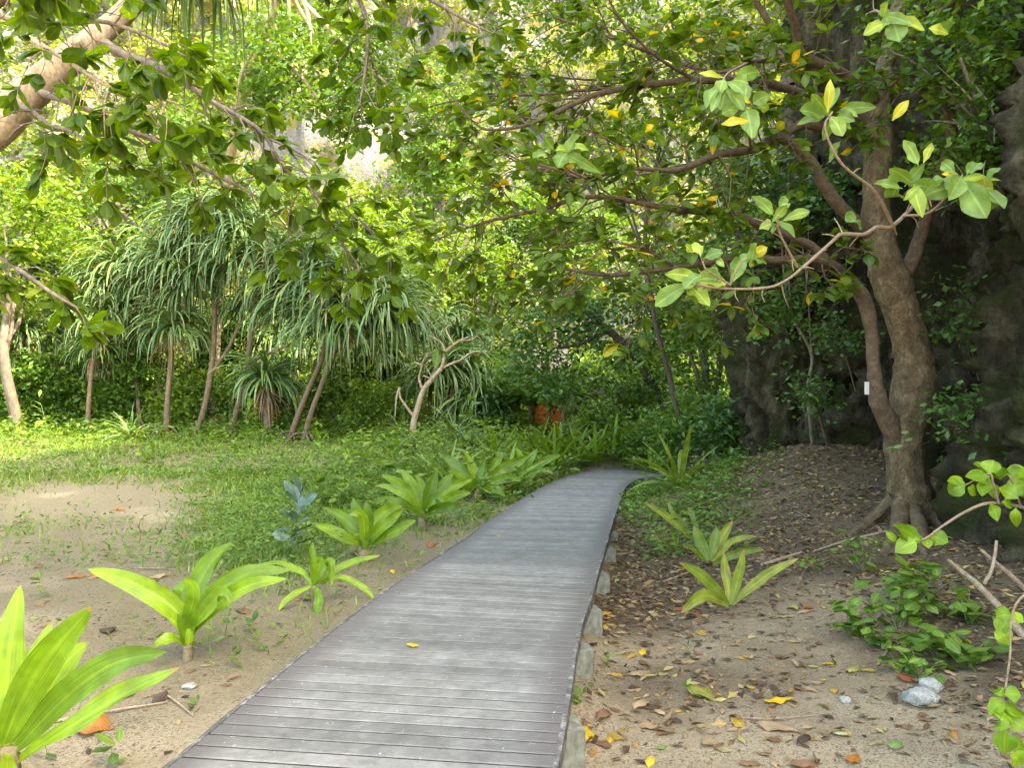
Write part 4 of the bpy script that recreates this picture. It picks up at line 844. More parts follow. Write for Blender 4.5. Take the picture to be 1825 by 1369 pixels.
# ================================================================== PANDANUS
def tuft(mb, p, rng, n=70, L=1.5, W=.075, lean=(0, 0), dead=.0, el0=(.1, 1.4), bend=(1.5, 2.6)):
    az = rng.uniform(0, 2*PI, n); el = rng.uniform(*el0, n); lr = rng.uniform(.6, 1.1, n)
    mb.add(*blades(np.tile(p, (n, 1)) + rng.normal(0, .05, (n, 3)), az, el, L*lr, W*rng.uniform(.8, 1.15, n), rng.uniform(*bend, n), 8, prof_strap, .45, rng.normal(0, .35, n), np.clip(rng.beta(1.6, 2.6, n) + (rng.random(n) < .06)*.4, 0, 1), 0, 1.1, 3, rng.normal(0, .25, n)))
def pandanus(label, base, stems, tufts, seed, r=6, roots=5, Y0=None, dead=0, L=1.5, n=80):
    rng = np.random.default_rng(200+seed); b = at(*base, 8, 40) if Y0 is None else np.array([P(base[0], 700, Y0)[0], Y0, float(gz(P(base[0], 700, Y0)[0], Y0))])
    Y = b[1]; t = thing('pandanus_tree', label, 'pandanus', b, 'pandanus trees along the back of the clearing'); mb = MB(); rm = .8*r*mpp(Y)
    path = None
    for k, s in enumerate(stems):
        pts = [P(x, y, Y + dyy) for x, y, dyy in s]
        if k == 0: pts = [b - np.array([0, 0, .1])] + pts
        rr = np.linspace(rm, rm*.72, len(pts)) if k == 0 else np.linspace(rm*.62, rm*.5, len(pts))
        tube(mb, pts, rr, 8*len(pts), 9, .12)
    mb.build('trunk', M['bark_pan'], t)
    for k in range(roots):
        a_ = rng.uniform(0, 2*PI); mb = MB(); e = b + np.array([math.cos(a_), math.sin(a_), 0])*rng.uniform(.25, .5); e[2] = float(gz(e[0], e[1])) - .05
        s0 = b + (P(*stems[0][0][:2], Y) - b)*.3; tube(mb, [s0, (s0+e)/2 + np.array([0, 0, .12]), e], [rm*.4, rm*.35, rm*.35], 8, 6, .1); mb.build('prop_root', M['bark_pan'], t)
    for x, y, dyy, sc_ in tufts:
        mb = MB(); tuft(mb, P(x, y, Y+dyy), rng, int(n*1.5*min(1, sc_+.15)), L*sc_*1.18, .085); mb.build('leaf_tuft', M['pandan'], t)
        if dead: 
            mb = MB(); tuft(mb, P(x, y+12, Y+dyy), rng, int(dead), L*.8*sc_, .06, el0=(-1.2, -.2), bend=(.5, 1.4)); mb.build('dead_fronds', M['dry'], t)
pandanus('pandanus with hazy fine drooping crowns at the far left edge', (25, 770), [[(22, 690, 0), (18, 600, 0), (12, 520, 0)]], [(12, 520, 0, 1), (-10, 590, .3, .9), (40, 590, -.2, .8), (5, 450, .3, .9), (55, 480, .4, .9), (30, 650, .1, .7)], 1, 4.5, 2, dead=10)
pandanus('pandanus with a thick trunk leaning to the right', (72, 768), [[(95, 700, 0), (115, 630, 0), (125, 560, 0)], [(105, 660, 0), (70, 610, .2)]], [(125, 548, 0, .95), (100, 600, .3, .8), (160, 490, .4, .95), (75, 500, .5, .95), (110, 640, .2, .7)], 2, 12, 2)
pandanus('slim pandanus with a straight pale stem and small grey green crown', (156, 775), [[(158, 720, 0), (165, 650, 0), (178, 590, 0)], [(176, 600, 0), (205, 540, .3), (215, 490, .4)]], [(180, 560, 0, 1), (212, 470, .4, 1.05), (190, 510, .2, .8), (240, 540, .5, .95), (170, 620, .3, .7)], 3, 5.5, 2, dead=14)
pandanus('pandanus with an upright tan stem topped by one mop of leaves', (296, 778), [[(298, 720, 0), (304, 650, 0), (306, 600, 0)]], [(308, 582, 0, 1), (330, 520, .5, 1), (275, 500, .7, 1.0), (290, 455, .8, 1.05)], 4, 6.5, 6, dead=20)
pandanus('pandanus with a curved stem bending right under the hanging leaves', (345, 778), [[(362, 735, 0), (373, 680, 0), (382, 600, .2), (380, 500, .3)], [(373, 670, 0), (410, 615, .3), (432, 560, .4)]], [(345, 420, .3, 1.1), (310, 470, .2, 1.0), (432, 550, .5, .8), (340, 500, 0, .9)], 5, 7, 4)
pandanus('tallest pandanus with a branching tan trunk and the largest drooping crown', (405, 778), [[(425, 720, 0), (440, 650, 0), (450, 570, 0), (456, 500, 0), (440, 440, 0)], [(441, 645, 0), (480, 630, -.3), (520, 612, -.5)], [(449, 590, 0), (485, 560, -.2), (500, 535, -.3)], [(452, 540, 0), (480, 500, .2)], [(445, 460, 0), (390, 420, 0)]], [(390, 405, 0, 1.25), (440, 425, -.2, 1.25), (490, 480, -.4, 1.25), (535, 555, -.5, 1.1), (350, 395, .3, 1.1), (415, 470, -.6, 1.1), (500, 525, -.3, 1.0), (420, 380, .5, 1.2)], 6, 7, 7, L=1.6, n=95)
pandanus('pandanus with a slanting bare stem, left one of a leaning pair', (512, 786), [[(535, 730, 0), (556, 680, 0), (575, 635, 0), (585, 580, 0)]], [(585, 560, 0, 1.25), (545, 520, .3, 1.2), (610, 520, .2, 1.15), (560, 470, .6, 1.1)], 7, 6.5, 6, L=1.6, n=90)
pandanus('pandanus with a slanting stem and wide crown, right one of a leaning pair', (538, 788), [[(555, 735, 0), (572, 690, 0), (590, 640, 0), (620, 580, 0)], [(600, 620, 0), (650, 590, -.2), (675, 560, -.2)]], [(640, 545, 0, 1.25), (685, 560, -.2, 1.25), (600, 590, -.3, 1.1), (715, 580, .2, 1.05), (650, 500, .5, 1.1)], 8, 6.5, 7, L=1.6, n=90)
pandanus('stunted pandanus draped in brown dead fronds', (478, 784), [[(476, 740, .3), (474, 690, .4)]], [(474, 680, .4, .95)], 9, 9, 3, dead=60)
pandanus('low dense pandanus right behind the bare pale tree', (795, 782), [[(800, 740, 0), (808, 690, 0), (815, 650, .2)], [(805, 710, 0), (840, 680, .3)]], [(790, 660, 0, 1.05), (845, 668, .3, 1.0), (820, 600, .8, .8), (770, 690, .2, .85), (850, 720, -.2, .8)], 10, 6, 3, Y0=22.5, L=1.7)
pandanus('pandanus with high small heads above the bare pale tree', (815, 780), [[(812, 700, .8), (800, 620, .8), (792, 575, .8)]], [(795, 570, .8, .7), (850, 592, .8, .6), (770, 600, 1, .6)], 11, 4.5, 2, Y0=24)
for k, (x, y, sc_, lb) in enumerate([(232, 775, .85, 'spiky grassy rosette low among the pandanus stems at left'), (722, 778, .75, 'spiky rosette of narrow leaves left of the bare pale tree'), (812, 778, .9, 'dark spiky rosette right of the bare pale tree'), (610, 760, .8, 'spiky rosette under the wide pandanus crown'), (835, 790, .55, 'small narrow leaved rosette in front of the low dense pandanus')]):
    b = at(x, y + 12, 8, 40); t = thing('spiky_rosette', lb, 'plant', b, 'spiky rosettes at the back of the clearing'); mb = MB()
    tuft(mb, b + np.array([0, 0, .1]), np.random.default_rng(300+k), 60, 1.25*sc_, .05, el0=(.3, 1.4), bend=(.4, 1.5)); mb.build('leaf_tuft', M['pandan'], t)
    mb = MB(); tube(mb, [b - np.array([0, 0, .1]), b + np.array([0, 0, .16])], [.07, .06], 4, 7, .1); mb.build('stem', M['bark_pan'], t)
pandanus('pandanus filling the gap between the slim straight stem and the upright tan one', (250, 772), [[(245, 700, .6), (238, 640, .8), (235, 600, .9)]], [(235, 590, .9, .9), (262, 560, 1.1, .9), (205, 640, .8, .75)], 21, 5, 3, dead=16)
pandanus('pandanus half hidden behind the tallest one, its crown low and shaded', (462, 770), [[(455, 700, 1), (470, 640, 1.2), (490, 600, 1.4)]], [(490, 600, 1.4, 1.0), (440, 590, 1.4, .95), (395, 560, 1.5, 1.0), (530, 620, 1.2, .9)], 22, 5, 3, dead=12)
pandanus('pandanus with a wide low crown right behind the leaning pair', (625, 775), [[(622, 720, 1), (630, 670, 1.2), (640, 640, 1.4)]], [(640, 625, 1.4, 1.0), (690, 640, 1.5, .95), (600, 640, 1.6, .9)], 23, 5, 3)
# the fronds hanging in from above, near
hp = thing('pandanus_tree', 'long narrow strap leaves hanging down from above beside the leaning pale trunk', 'pandanus', (-8.4, 8.2, float(gz(-8.4, 8.2))))
mb = MB(); tube(mb, [np.array([-8.4, 8.2, float(gz(-8.4, 8.2))-.2]), np.array([-7.2, 8, 3.2]), np.array([-5.0, 7.6, 5.6]), P(340, -75, 7.2)], [.14, .12, .1, .08], 30, 10, .1); mb.build('trunk', M['bark_pan'], hp)
mb = MB(); rg = np.random.default_rng(8); tuft(mb, P(345, -75, 7.2), rg, 80, 1.15, .04, el0=(-.4, .9), bend=(1.8, 2.8)); tuft(mb, P(420, -110, 7.4), rg, 50, 1.1, .04, el0=(-.4, .9), bend=(1.8, 2.8)); tuft(mb, P(262, -90, 7.0), rg, 40, 1.0, .04, el0=(-.4, .9), bend=(1.8, 2.8)); mb.build('leaf_tuft', M['pandan'], hp)

# ------------------------------------------------------------------ the bare pale branching tree
b = at(736, 790, 8, 40); YB = 19.5; b = np.array([P(733, 700, YB)[0], YB, float(gz(P(733, 700, YB)[0], YB))])
bt = thing('bare_tree', 'leafless pale tree with forked whitish branches at the back of the clearing', 'tree', b)
mb = MB(); tube(mb, [b - np.array([0, 0, .2])] + [P(x, y, YB) for x, y in ((737, 755), (745, 725), (754, 697), (769, 677), (787, 657))], np.array([6.4, 5.6, 5.1, 4.8, 4.5, 4.2])*mpp(YB), 40, 10, .12); mb.build('trunk', M['bark_pale'], bt)
for lst, r_ in (([(787, 657), (791, 640), (793, 628), (809, 615), (820, 607), (834, 601)], 4.6), ([(793, 628), (788, 613), (776, 604), (765, 598)], 3.4), ([(789, 656), (806, 648), (822, 641), (842, 628), (868, 627)], 4), ([(809, 615), (800, 600), (795, 585), (806, 578)], 3), ([(820, 607), (838, 606), (852, 598)], 2.6), ([(754, 697), (747, 675), (751, 652), (738, 646)], 3.4), ([(751, 652), (758, 636), (769, 628)], 2.6), ([(754, 670), (768, 673), (760, 655)], 2), ([(737, 742), (722, 722), (713, 707), (712, 690)], 3.6), ([(712, 690), (706, 712), (704, 745)], 3)):
    mb = MB(); tube(mb, [P(x, y, YB + .1*(R.random()-.5)) for x, y in lst], np.linspace(r_*.72, r_*.32, len(lst))*mpp(YB), 8*len(lst), 8, .12); mb.build('branch', M['bark_pale'], bt)

# ================================================================== STRAP-LEAVED LILIES
def lily(label, base, leaves, seed=0, mat='crinum', stem=None, name='lily_plant', group='strap leaved lilies beside the boardwalk'):
    """leaves: list of (pixel polyline with depth offsets, greatest width px); hand-placed"""
    b = base; Y = b[1]; t = thing(name, label, 'plant', b, group)
    for k, (lst, wpx) in enumerate(leaves):
        mb = MB(); ribbon(mb, [(x, y, Y + dd) for x, y, dd in lst], wpx*1.12, prof_long, 20, R.uniform(.2, .5), R.uniform(-.5, .5), R.uniform(.15, .95), R.uniform(.06, .16)); mb.build('leaf', M[mat], t)
    if stem:
        mb = MB(); tube(mb, [np.array([*b[:2], b[2]-.08])] + [P(x, y, Y) for x, y in stem[0]], np.array(stem[1])*mpp(Y), 12, 10, .12); mb.build('stem', M['lilystem'], t)
    return t
def lily_auto(label, px, py, n, L, W, seed, mat='crinum_shade', stem=.12, el=(.42, 1.35), bend=(.3, .8), group='strap leaved lilies beside the boardwalk'):
    rng = np.random.default_rng(400+seed); b = at(px, py); t = thing('lily_plant', label, 'plant', b, group)
    mb = MB(); tube(mb, [b - np.array([0, 0, .06]), b + np.array([.01, 0, stem*.6]), b + np.array([0, .01, stem])], [.028, .025, .02], 6, 9, .12); mb.build('stem', M['lilystem'], t)
    a0 = rng.random()*6
    n = n + 5
    for k in range(n):
        f = k/max(1, n-1); mb = MB(); az = a0 + k*2.4 + rng.normal(0, .2)
        e = el[1] + (el[0]-el[1])*f**.55 + rng.normal(0, .1)
        mb.add(*blades([b + np.array([0, 0, stem*(1-.5*f)])], az, e, L*rng.uniform(.75, 1.15)*(1 - .25*abs(f-.5)), W*.88*rng.uniform(.8, 1.15), bend[0] + (bend[1]-bend[0])*f*rng.uniform(.7, 1.2), 11, prof_long, .3, rng.normal(0, .3), rng.uniform(.1, .9), .06, 1.4, 3, rng.normal(0, .25)))
        mb.build('leaf', M[mat], t)
    return t
bY = 2.75
lily('large yellow green lily with broad glossy blades at the near left corner of the sand', np.array([P(20, 1450, bY)[0], bY, float(gz(P(20, 1450, bY)[0], bY))]), [
    ([(8, 1330, 0), (10, 1240, .02), (22, 1140, .05), (36, 1042, .1)], 56),
    ([(5, 1330, 0), (40, 1245, -.02), (95, 1160, -.05), (165, 1080, -.1)], 62),
    ([(0, 1320, 0), (30, 1250, .05), (60, 1180, .1), (95, 1105, .2)], 40),
    ([(20, 1345, 0), (60, 1270, .08), (110, 1190, .15), (158, 1145, .2)], 60),
    ([(30, 1335, 0), (110, 1250, .0), (200, 1185, -.05), (297, 1163, -.1)], 56),
    ([(35, 1355, 0), (120, 1300, -.1), (220, 1240, -.15), (322, 1190, -.2)], 46),
    ([(15, 1300, 0), (-20, 1200, .1), (-60, 1110, .2), (-110, 1060, .3)], 60),
    ([(10, 1360, 0), (-60, 1290, -.1), (-140, 1240, -.2), (-230, 1260, -.3)], 56),
    ([(14, 1340, 0), (12, 1390, -.2), (14, 1450, -.3), (20, 1500, -.35)], 40)],
    1, stem=([(14, 1400), (16, 1330)], [26, 22, 16]))
lily('lily with arching blades alone on the bare sand, second from the near left corner', at(333, 1178), [
    ([(335, 1152, 0), (330, 1110, 0), (290, 1070, -.05), (225, 1035, -.1), (155, 1014, -.15)], 40),
    ([(335, 1152, 0), (335, 1110, 0), (345, 1060, .05), (375, 1005, .1), (415, 966, .15)], 40),
    ([(335, 1152, 0), (332, 1105, 0), (330, 1070, .1), (322, 1050, .15), (305, 1052, .2)], 34),
    ([(335, 1152, 0), (335, 1105, 0), (345, 1070, -.1), (342, 1045, -.12), (328, 1030, -.14)], 26),
    ([(335, 1152, 0), (340, 1110, 0), (385, 1060, 0), (445, 1022, .05), (520, 1016, .1)], 38),
    ([(335, 1152, 0), (345, 1115, 0), (390, 1075, -.1), (450, 1042, -.15), (512, 1032, -.2)], 30),
    ([(335, 1152, 0), (342, 1125, 0), (365, 1090, -.15), (395, 1060, -.2), (412, 1075, -.25)], 30),
    ([(325, 1148, 0), (310, 1140, -.1), (290, 1145, -.15), (275, 1155, -.2)], 26),
    ([(335, 1152, 0), (345, 1120, 0), (380, 1085, .1), (430, 1050, .2), (470, 1040, .3)], 24)],
    2, stem=([(335, 1165), (335, 1150)], [10, 9, 9]))
lily('small lily with drooping yellow tipped blades left of the boardwalk edge', at(560, 1078), [
    ([(558, 1040, 0), (560, 1020, .05), (556, 990, .08), (557, 966, .1)], 16),
    ([(558, 1042, 0), (566, 1020, -.05), (570, 1000, -.06), (562, 992, -.08)], 16),
    ([(560, 1042, 0), (580, 1010, 0), (590, 1005, -.05), (590, 1050, -.1)], 16),
    ([(556, 1042, 0), (535, 1020, .1), (500, 1005, .15), (445, 1012, .2)], 14),
    ([(556, 1045, 0), (530, 1058, -.1), (510, 1072, -.15), (496, 1090, -.2)], 14),
    ([(562, 1045, 0), (568, 1065, -.15), (566, 1085, -.2), (566, 1098, -.22)], 16),
    ([(562, 1042, 0), (600, 1015, .1), (640, 1000, .15), (680, 990, .2)], 14),
    ([(560, 1040, 0), (610, 1030, .1), (650, 1050, .1), (670, 1075, .05)], 12)],
    3, stem=([(560, 1060), (559, 1044)], [6, 5, 5]))
lily('upright lily with a peeling tan stem, left of the boardwalk and third along it', at(648, 1000), [
    ([(651, 984, 0), (650, 965, 0), (630, 940, .05), (605, 920, .08), (578, 905, .1)], 24),
    ([(651, 984, 0), (650, 965, 0), (642, 930, .1), (634, 905, .15), (630, 888, .2)], 22),
    ([(651, 984, 0), (652, 965, 0), (656, 930, 0), (655, 910, 0), (652, 896, 0)], 22),
    ([(651, 984, 0), (655, 965, 0), (670, 930, .1), (690, 910, .2), (718, 902, .3)], 24),
    ([(651, 984, 0), (655, 968, 0), (680, 940, -.1), (700, 925, -.15), (720, 908, -.2)], 22),
    ([(658, 972, 0), (690, 955, -.1), (720, 940, -.15), (742, 928, -.2)], 24),
    ([(648, 970, 0), (620, 960, -.1), (590, 945, -.15), (560, 935, -.2)], 20),
    ([(651, 984, 0), (650, 960, 0), (648, 930, -.1), (640, 915, -.15), (622, 918, -.2)], 20)],
    4, 'crinum_shade', stem=([(650, 992), (651, 980)], [13, 12, 10]))
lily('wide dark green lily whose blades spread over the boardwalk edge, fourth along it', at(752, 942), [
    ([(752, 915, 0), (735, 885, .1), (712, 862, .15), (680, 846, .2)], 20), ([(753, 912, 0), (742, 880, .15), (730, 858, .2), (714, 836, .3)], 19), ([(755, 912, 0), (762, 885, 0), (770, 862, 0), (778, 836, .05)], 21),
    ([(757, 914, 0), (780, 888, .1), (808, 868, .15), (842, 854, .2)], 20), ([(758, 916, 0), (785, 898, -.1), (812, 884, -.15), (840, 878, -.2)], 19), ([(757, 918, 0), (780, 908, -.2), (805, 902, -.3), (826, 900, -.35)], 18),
    ([(751, 918, 0), (725, 902, -.1), (695, 893, -.15), (660, 895, -.2)], 18), ([(752, 916, 0), (730, 890, -.1), (700, 872, -.1), (668, 866, -.1)], 17), ([(754, 912, 0), (752, 885, .2), (750, 865, .3), (742, 846, .35)], 18), ([(756, 913, 0), (770, 895, -.25), (782, 888, -.3), (790, 896, -.4)], 16), ([(756, 912, 0), (775, 880, .3), (795, 858, .4), (806, 842, .5)], 17)], 5, 'crinum_shade', ([(752, 934), (753, 924)], [9, 8, 7]))
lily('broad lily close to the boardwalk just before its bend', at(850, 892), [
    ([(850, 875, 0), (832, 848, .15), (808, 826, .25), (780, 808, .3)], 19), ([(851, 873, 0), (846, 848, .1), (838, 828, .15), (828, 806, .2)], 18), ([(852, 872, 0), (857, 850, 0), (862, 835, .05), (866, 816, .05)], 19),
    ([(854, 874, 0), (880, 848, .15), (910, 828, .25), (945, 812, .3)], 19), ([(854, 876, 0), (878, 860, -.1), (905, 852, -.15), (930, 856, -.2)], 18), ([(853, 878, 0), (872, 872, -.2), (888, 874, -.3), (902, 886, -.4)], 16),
    ([(849, 878, 0), (828, 864, -.1), (808, 856, -.15), (786, 856, -.2)], 17), ([(851, 874, 0), (868, 846, .3), (884, 826, .4), (896, 806, .5)], 17), ([(850, 875, 0), (838, 858, -.2), (820, 848, -.25), (800, 838, -.3)], 16)], 6, 'crinum_shade', ([(850, 884), (851, 872)], [8, 8, 6]))
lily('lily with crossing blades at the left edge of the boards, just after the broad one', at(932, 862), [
    ([(932, 850, 0), (918, 830, .15), (900, 815, .2), (880, 806, .25)], 15), ([(933, 848, 0), (930, 828, .1), (926, 812, .15), (918, 798, .2)], 14), ([(934, 848, 0), (942, 828, 0), (948, 815, 0), (958, 800, .05)], 15), ([(935, 850, 0), (955, 832, .15), (978, 818, .2), (1000, 812, .25)], 15), ([(935, 852, 0), (955, 843, -.1), (972, 840, -.2), (986, 846, -.3)], 14), ([(931, 852, 0), (915, 845, -.1), (898, 842, -.2), (880, 848, -.3)], 14)], 7, 'crinum_shade')
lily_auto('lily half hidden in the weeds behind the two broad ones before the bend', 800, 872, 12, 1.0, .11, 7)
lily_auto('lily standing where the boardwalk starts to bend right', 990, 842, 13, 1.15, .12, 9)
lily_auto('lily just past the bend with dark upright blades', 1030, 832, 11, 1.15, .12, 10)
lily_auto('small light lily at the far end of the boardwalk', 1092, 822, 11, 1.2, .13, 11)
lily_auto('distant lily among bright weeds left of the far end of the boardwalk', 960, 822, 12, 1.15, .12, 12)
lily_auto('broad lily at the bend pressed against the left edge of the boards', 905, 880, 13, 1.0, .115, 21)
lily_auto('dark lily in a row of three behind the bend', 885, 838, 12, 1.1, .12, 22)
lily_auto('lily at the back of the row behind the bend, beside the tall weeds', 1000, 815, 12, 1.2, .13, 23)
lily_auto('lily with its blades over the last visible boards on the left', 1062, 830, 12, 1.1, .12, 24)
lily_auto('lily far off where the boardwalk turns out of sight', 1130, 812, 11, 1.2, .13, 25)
lily('yellowing lily with four stiff notched blades nearest the boardwalk on the leafy slope', at(1302, 1088), [
    ([(1298, 1078, 0), (1275, 1050, -.05), (1245, 1022, -.1), (1210, 1002, -.15)], 20),
    ([(1300, 1078, 0), (1298, 1045, .05), (1292, 1015, .08), (1290, 985, .1)], 18),
    ([(1302, 1078, 0), (1312, 1045, 0), (1320, 1015, -.03), (1326, 978, -.05)], 19),
    ([(1304, 1078, 0), (1335, 1050, 0), (1375, 1020, -.05), (1424, 995, -.1)], 18),
    ([(1298, 1080, 0), (1265, 1062, -.12), (1240, 1068, -.18), (1214, 1094, -.25)], 22)], 13, 'crinum_old')
lily('pale green lily just up the slope behind the four bladed one', at(1266, 1012), [
    ([(1264, 1000, 0), (1255, 980, .05), (1245, 955, .08), (1236, 938, .1)], 20),
    ([(1266, 1000, 0), (1272, 975, .02), (1276, 955, .03), (1277, 940, .04)], 18),
    ([(1268, 1000, 0), (1282, 970, .05), (1292, 950, .08), (1306, 928, .1)], 17),
    ([(1270, 1002, 0), (1295, 975, 0), (1320, 960, -.05), (1350, 958, -.1)], 15),
    ([(1270, 1006, 0), (1300, 992, -.1), (1330, 982, -.12), (1362, 980, -.15)], 15),
    ([(1262, 1004, 0), (1245, 990, -.1), (1232, 980, -.15), (1215, 972, -.2)], 14)], 14, 'crinum_old')
lily('lily with one long yellowing blade leaning left on the slope beside the walk', at(1232, 965), [
    ([(1228, 960, 0), (1205, 935, 0), (1180, 915, 0), (1148, 895, 0)], 13),
    ([(1230, 960, 0), (1218, 935, .1), (1200, 915, .15), (1190, 895, .2)], 11),
    ([(1232, 962, 0), (1240, 940, .1), (1232, 915, .15), (1226, 905, .2)], 10)], 15, 'crinum_old')
lily_auto('upright lily with pale green blades beside the right edge at the bend', 1212, 876, 14, 1.15, .13, 16, 'crinum_old', el=(.5, 1.5), bend=(.3, 1.3))
lily_auto('low grassy lily of narrow blades on the leaf litter near the walk', 1205, 985, 14, .32, .022, 17, 'crinum', .02)
lily_auto('lily leaning out from the thicket over the right edge of the far boards', 1160, 850, 11, .9, .11, 18)

# ================================================================== SAPLINGS AND WEEDS
def sapling(label, px, py, top, n, L, W, seed, mat='weed', pairs=True, name='sapling', cat='plant', prof=prof_obo, el=(.0, .7), group=None, Y=None, bend=.5, rs=.008):
    rng = np.random.default_rng(500+seed); b = at(px, py) if Y is None else np.array([P(px, py, Y)[0], Y, float(gz(P(px, py, Y)[0], Y))])
    e = P(top[0], top[1], b[1]); t = thing(name, label, cat, b, group)
    path = catmull([b - np.array([0, 0, .05]), (b+e)/2 + rng.normal(0, .02, 3), e], 20); mb = MB(); tube(mb, path[::4], np.linspace(rs, rs*.4, 5), 12, 6, .1); mb.build('stem', M['stem'], t)
    P0, az, elv, LL = [], [], [], []
    for k in range(n):
        f = .3 + .7*(k/(n-1)) if n > 1 else 1; p = path[int(f*19)]; P0.append(p); az.append(k*(PI/2*1.0 if pairs else 2.4) + (PI if k % 2 else 0) + rng.normal(0, .3)); elv.append(el[0] + (el[1]-el[0])*f + rng.normal(0, .2) + (.5 if f > .93 else 0)); LL.append(L*rng.uniform(.75, 1.15)*(.75 + .4*f if f < .9 else .8))
    LL = np.array(LL); mb = MB(); mb.add(*blades(P0, az, elv, LL, W*LL/L, bend*rng.uniform(.4, 1.5, n), 6, prof, .2, rng.normal(0, .3, n), None, .04)); mb.build('foliage', M[mat], t)
    return t
sapling('upright sapling with bluish glossy leaves rising from the grass left of the walk', 522, 1000, (535, 880), 22, .24, .12, 1, 'blue', el=(.1, 1.0))
sapling('tall sapling with green paddle leaves behind the peeling stemmed lily', 592, 905, (568, 785), 18, .27, .10, 2, 'weed')
sapling('dark sapling with upright shiny leaves in front of the bare pale tree', 706, 868, (712, 772), 18, .30, .12, 3, 'bush')
sapling('bright green sapling with paddle leaves against the pandanus prop roots', 440, 800, (445, 715), 22, .30, .12, 4, 'weed', False, el=(.2, .9))
sapling('light green leafy sapling in front of the low dense pandanus', 832, 805, (838, 712), 20, .32, .16, 5, 'weed', False, el=(-.4, .4), bend=.9, prof=prof_ell)
sapling('thin sapling with five pale leaves in front of the dark leaning trunk', 92, 800, (70, 708), 7, .34, .12, 6, 'weed', False, el=(-.1, .6))
sapling('paler sapling beside the bluish leaved one, near the grass', 628, 900, (622, 812), 16, .23, .09, 7, 'bright')
sapling('small leafy sprout of bright leaves at the bend of the walk', 1052, 805, (1050, 770), 16, .26, .13, 8, 'bright', False, name='weed')
sapling('pale yellow green sprout beyond the bend of the walk', 985, 800, (988, 768), 14, .3, .1, 9, 'bright', False, name='weed')
for k, (x, y, tx, ty, n, L, lb) in enumerate([
    (1540, 1020, 1538, 958, 18, .12, 'clump of dark green weeds highest on the slope, below the fig roots'), (1640, 1075, 1630, 1005, 22, .14, 'leafy weed beneath the bright hanging shoots'), (1515, 1132, 1505, 1075, 20, .12, 'low dark weed at mid slope, left of the other leafy weeds'),
    (1600, 1120, 1595, 1055, 20, .13, 'weed with broad leaves in the middle of the slope'), (1672, 1170, 1660, 1118, 22, .13, 'larger leafy weed behind the white coral stone'), (1720, 1190, 1715, 1130, 18, .12, 'weed to the right of the white coral stone'),
    (1600, 1200, 1590, 1180, 10, .09, 'small sprig just above the white coral stone'), (1725, 1110, 1722, 1060, 16, .12, 'weed under the broken dead branch'), (1640, 1205, 1645, 1160, 12, .1, 'weed with one long drooping leaf beside the coral stone'), (1560, 1150, 1556, 1118, 12, .1, 'small weed between two larger ones at mid slope'), (1455, 1015, 1450, 975, 9, .08, 'sparse greyish sprig on the bare part of the slope')]):
    rng = np.random.default_rng(560+k); b = at(x, y); H = max(.12, (y-ty)*mpp(b[1])); t = thing('weed', lb, 'weed', b, 'leafy weeds on the right slope'); mb, ml = MB(), MB()
    for q in range(max(5, n//2)):
        a_ = rng.uniform(0, 6.28); e = b + np.array([math.cos(a_)*H*rng.uniform(.3, 1.35), math.sin(a_)*H*rng.uniform(.2, 1.1), H*rng.uniform(.35, 1.2)]); path = catmull([b - np.array([0, 0, .03]), (b+e)/2 + np.array([0, 0, H*.15]), e], 12); tube(mb, path[::3], np.linspace(.004, .0018, 4), 8, 5, .1)
        m_ = rng.integers(4, 8); f = rng.uniform(.35, 1, m_); f[0] = 1; ll = L*rng.uniform(.55, 1.1, m_); ml.add(*blades(path[(f*11).astype(int)], rng.uniform(0, 6.28, m_), rng.uniform(-.45, .35, m_), ll, ll*rng.uniform(.5, .68, m_), rng.uniform(.1, .8, m_), 6, prof_ell, .15, rng.normal(0, .35, m_), rng.random(m_), .07))
    mb.build('stem', M['stem'], t); ml.build('foliage', M['weed'], t)
rg = np.random.default_rng(77)
for k in range(22):
    x, y = ((rg.uniform(20, 330), rg.uniform(800, 850)) if k < 9 else (rg.uniform(380, 720), rg.uniform(810, 925))); h_ = rg.uniform(16, 44)*(y-705)/140
    sapling('one of the ankle high leafy weeds standing out of the green clearing', x, y, (x + rg.uniform(-8, 8), y - h_), int(rg.integers(9, 18)), .05 + .0017*h_*at(x, y)[1]/9, .03 + .0009*h_*at(x, y)[1]/9, 90+k, 'weed' if k % 2 else 'bright', False, 'weed', 'weed', prof_ell, (-.2, .8), 'leafy weeds in the clearing', bend=.6, rs=.004)
for k, (x, y, tx, ty, n, L, lb) in enumerate([
    (1040, 1255, 1038, 1238, 8, .07, 'tiny pale sprout against the nearest concrete post'), (1085, 1190, 1086, 1172, 8, .05, 'tiny sprout in the litter close to the walk'), (1225, 1250, 1224, 1222, 8, .06, 'tiny sprout beside the large yellow leaf'), (1063, 1225, 1062, 1217, 6, .045, 'tiniest sprout on the sand by the boards'),
    (215, 1360, 212, 1325, 6, .09, 'seedling with three round leaves at the bottom left of the sand'), (75, 1352, 70, 1320, 6, .07, 'dark seedling beside the big near lily'), (355, 1262, 352, 1250, 7, .05, 'little feathery sprout near the boards at left'), (465, 1160, 462, 1135, 6, .07, 'seedling with round leaves on the sand by the second lily'), (455, 1128, 452, 1105, 8, .07, 'low seedling right of the second lily'), (75, 1065, 72, 1030, 5, .09, 'lone thin seedling on the open sand'), (420, 1190, 415, 1160, 10, .06, 'wispy weed between the second lily and the boards'), (630, 965, 625, 945, 9, .1, 'leafy sprout behind the peeling stemmed lily'), (1230, 1170, 1226, 1150, 9, .05, 'little green sprout among dark litter below the slope')]):
    sapling(lb, x, y, (tx, ty), n, L, L*.5, 50+k, 'weed', False, 'seedling', 'seedling', prof_ell, (.0, .6), 'seedlings on the sand', bend=.5, rs=.0025)
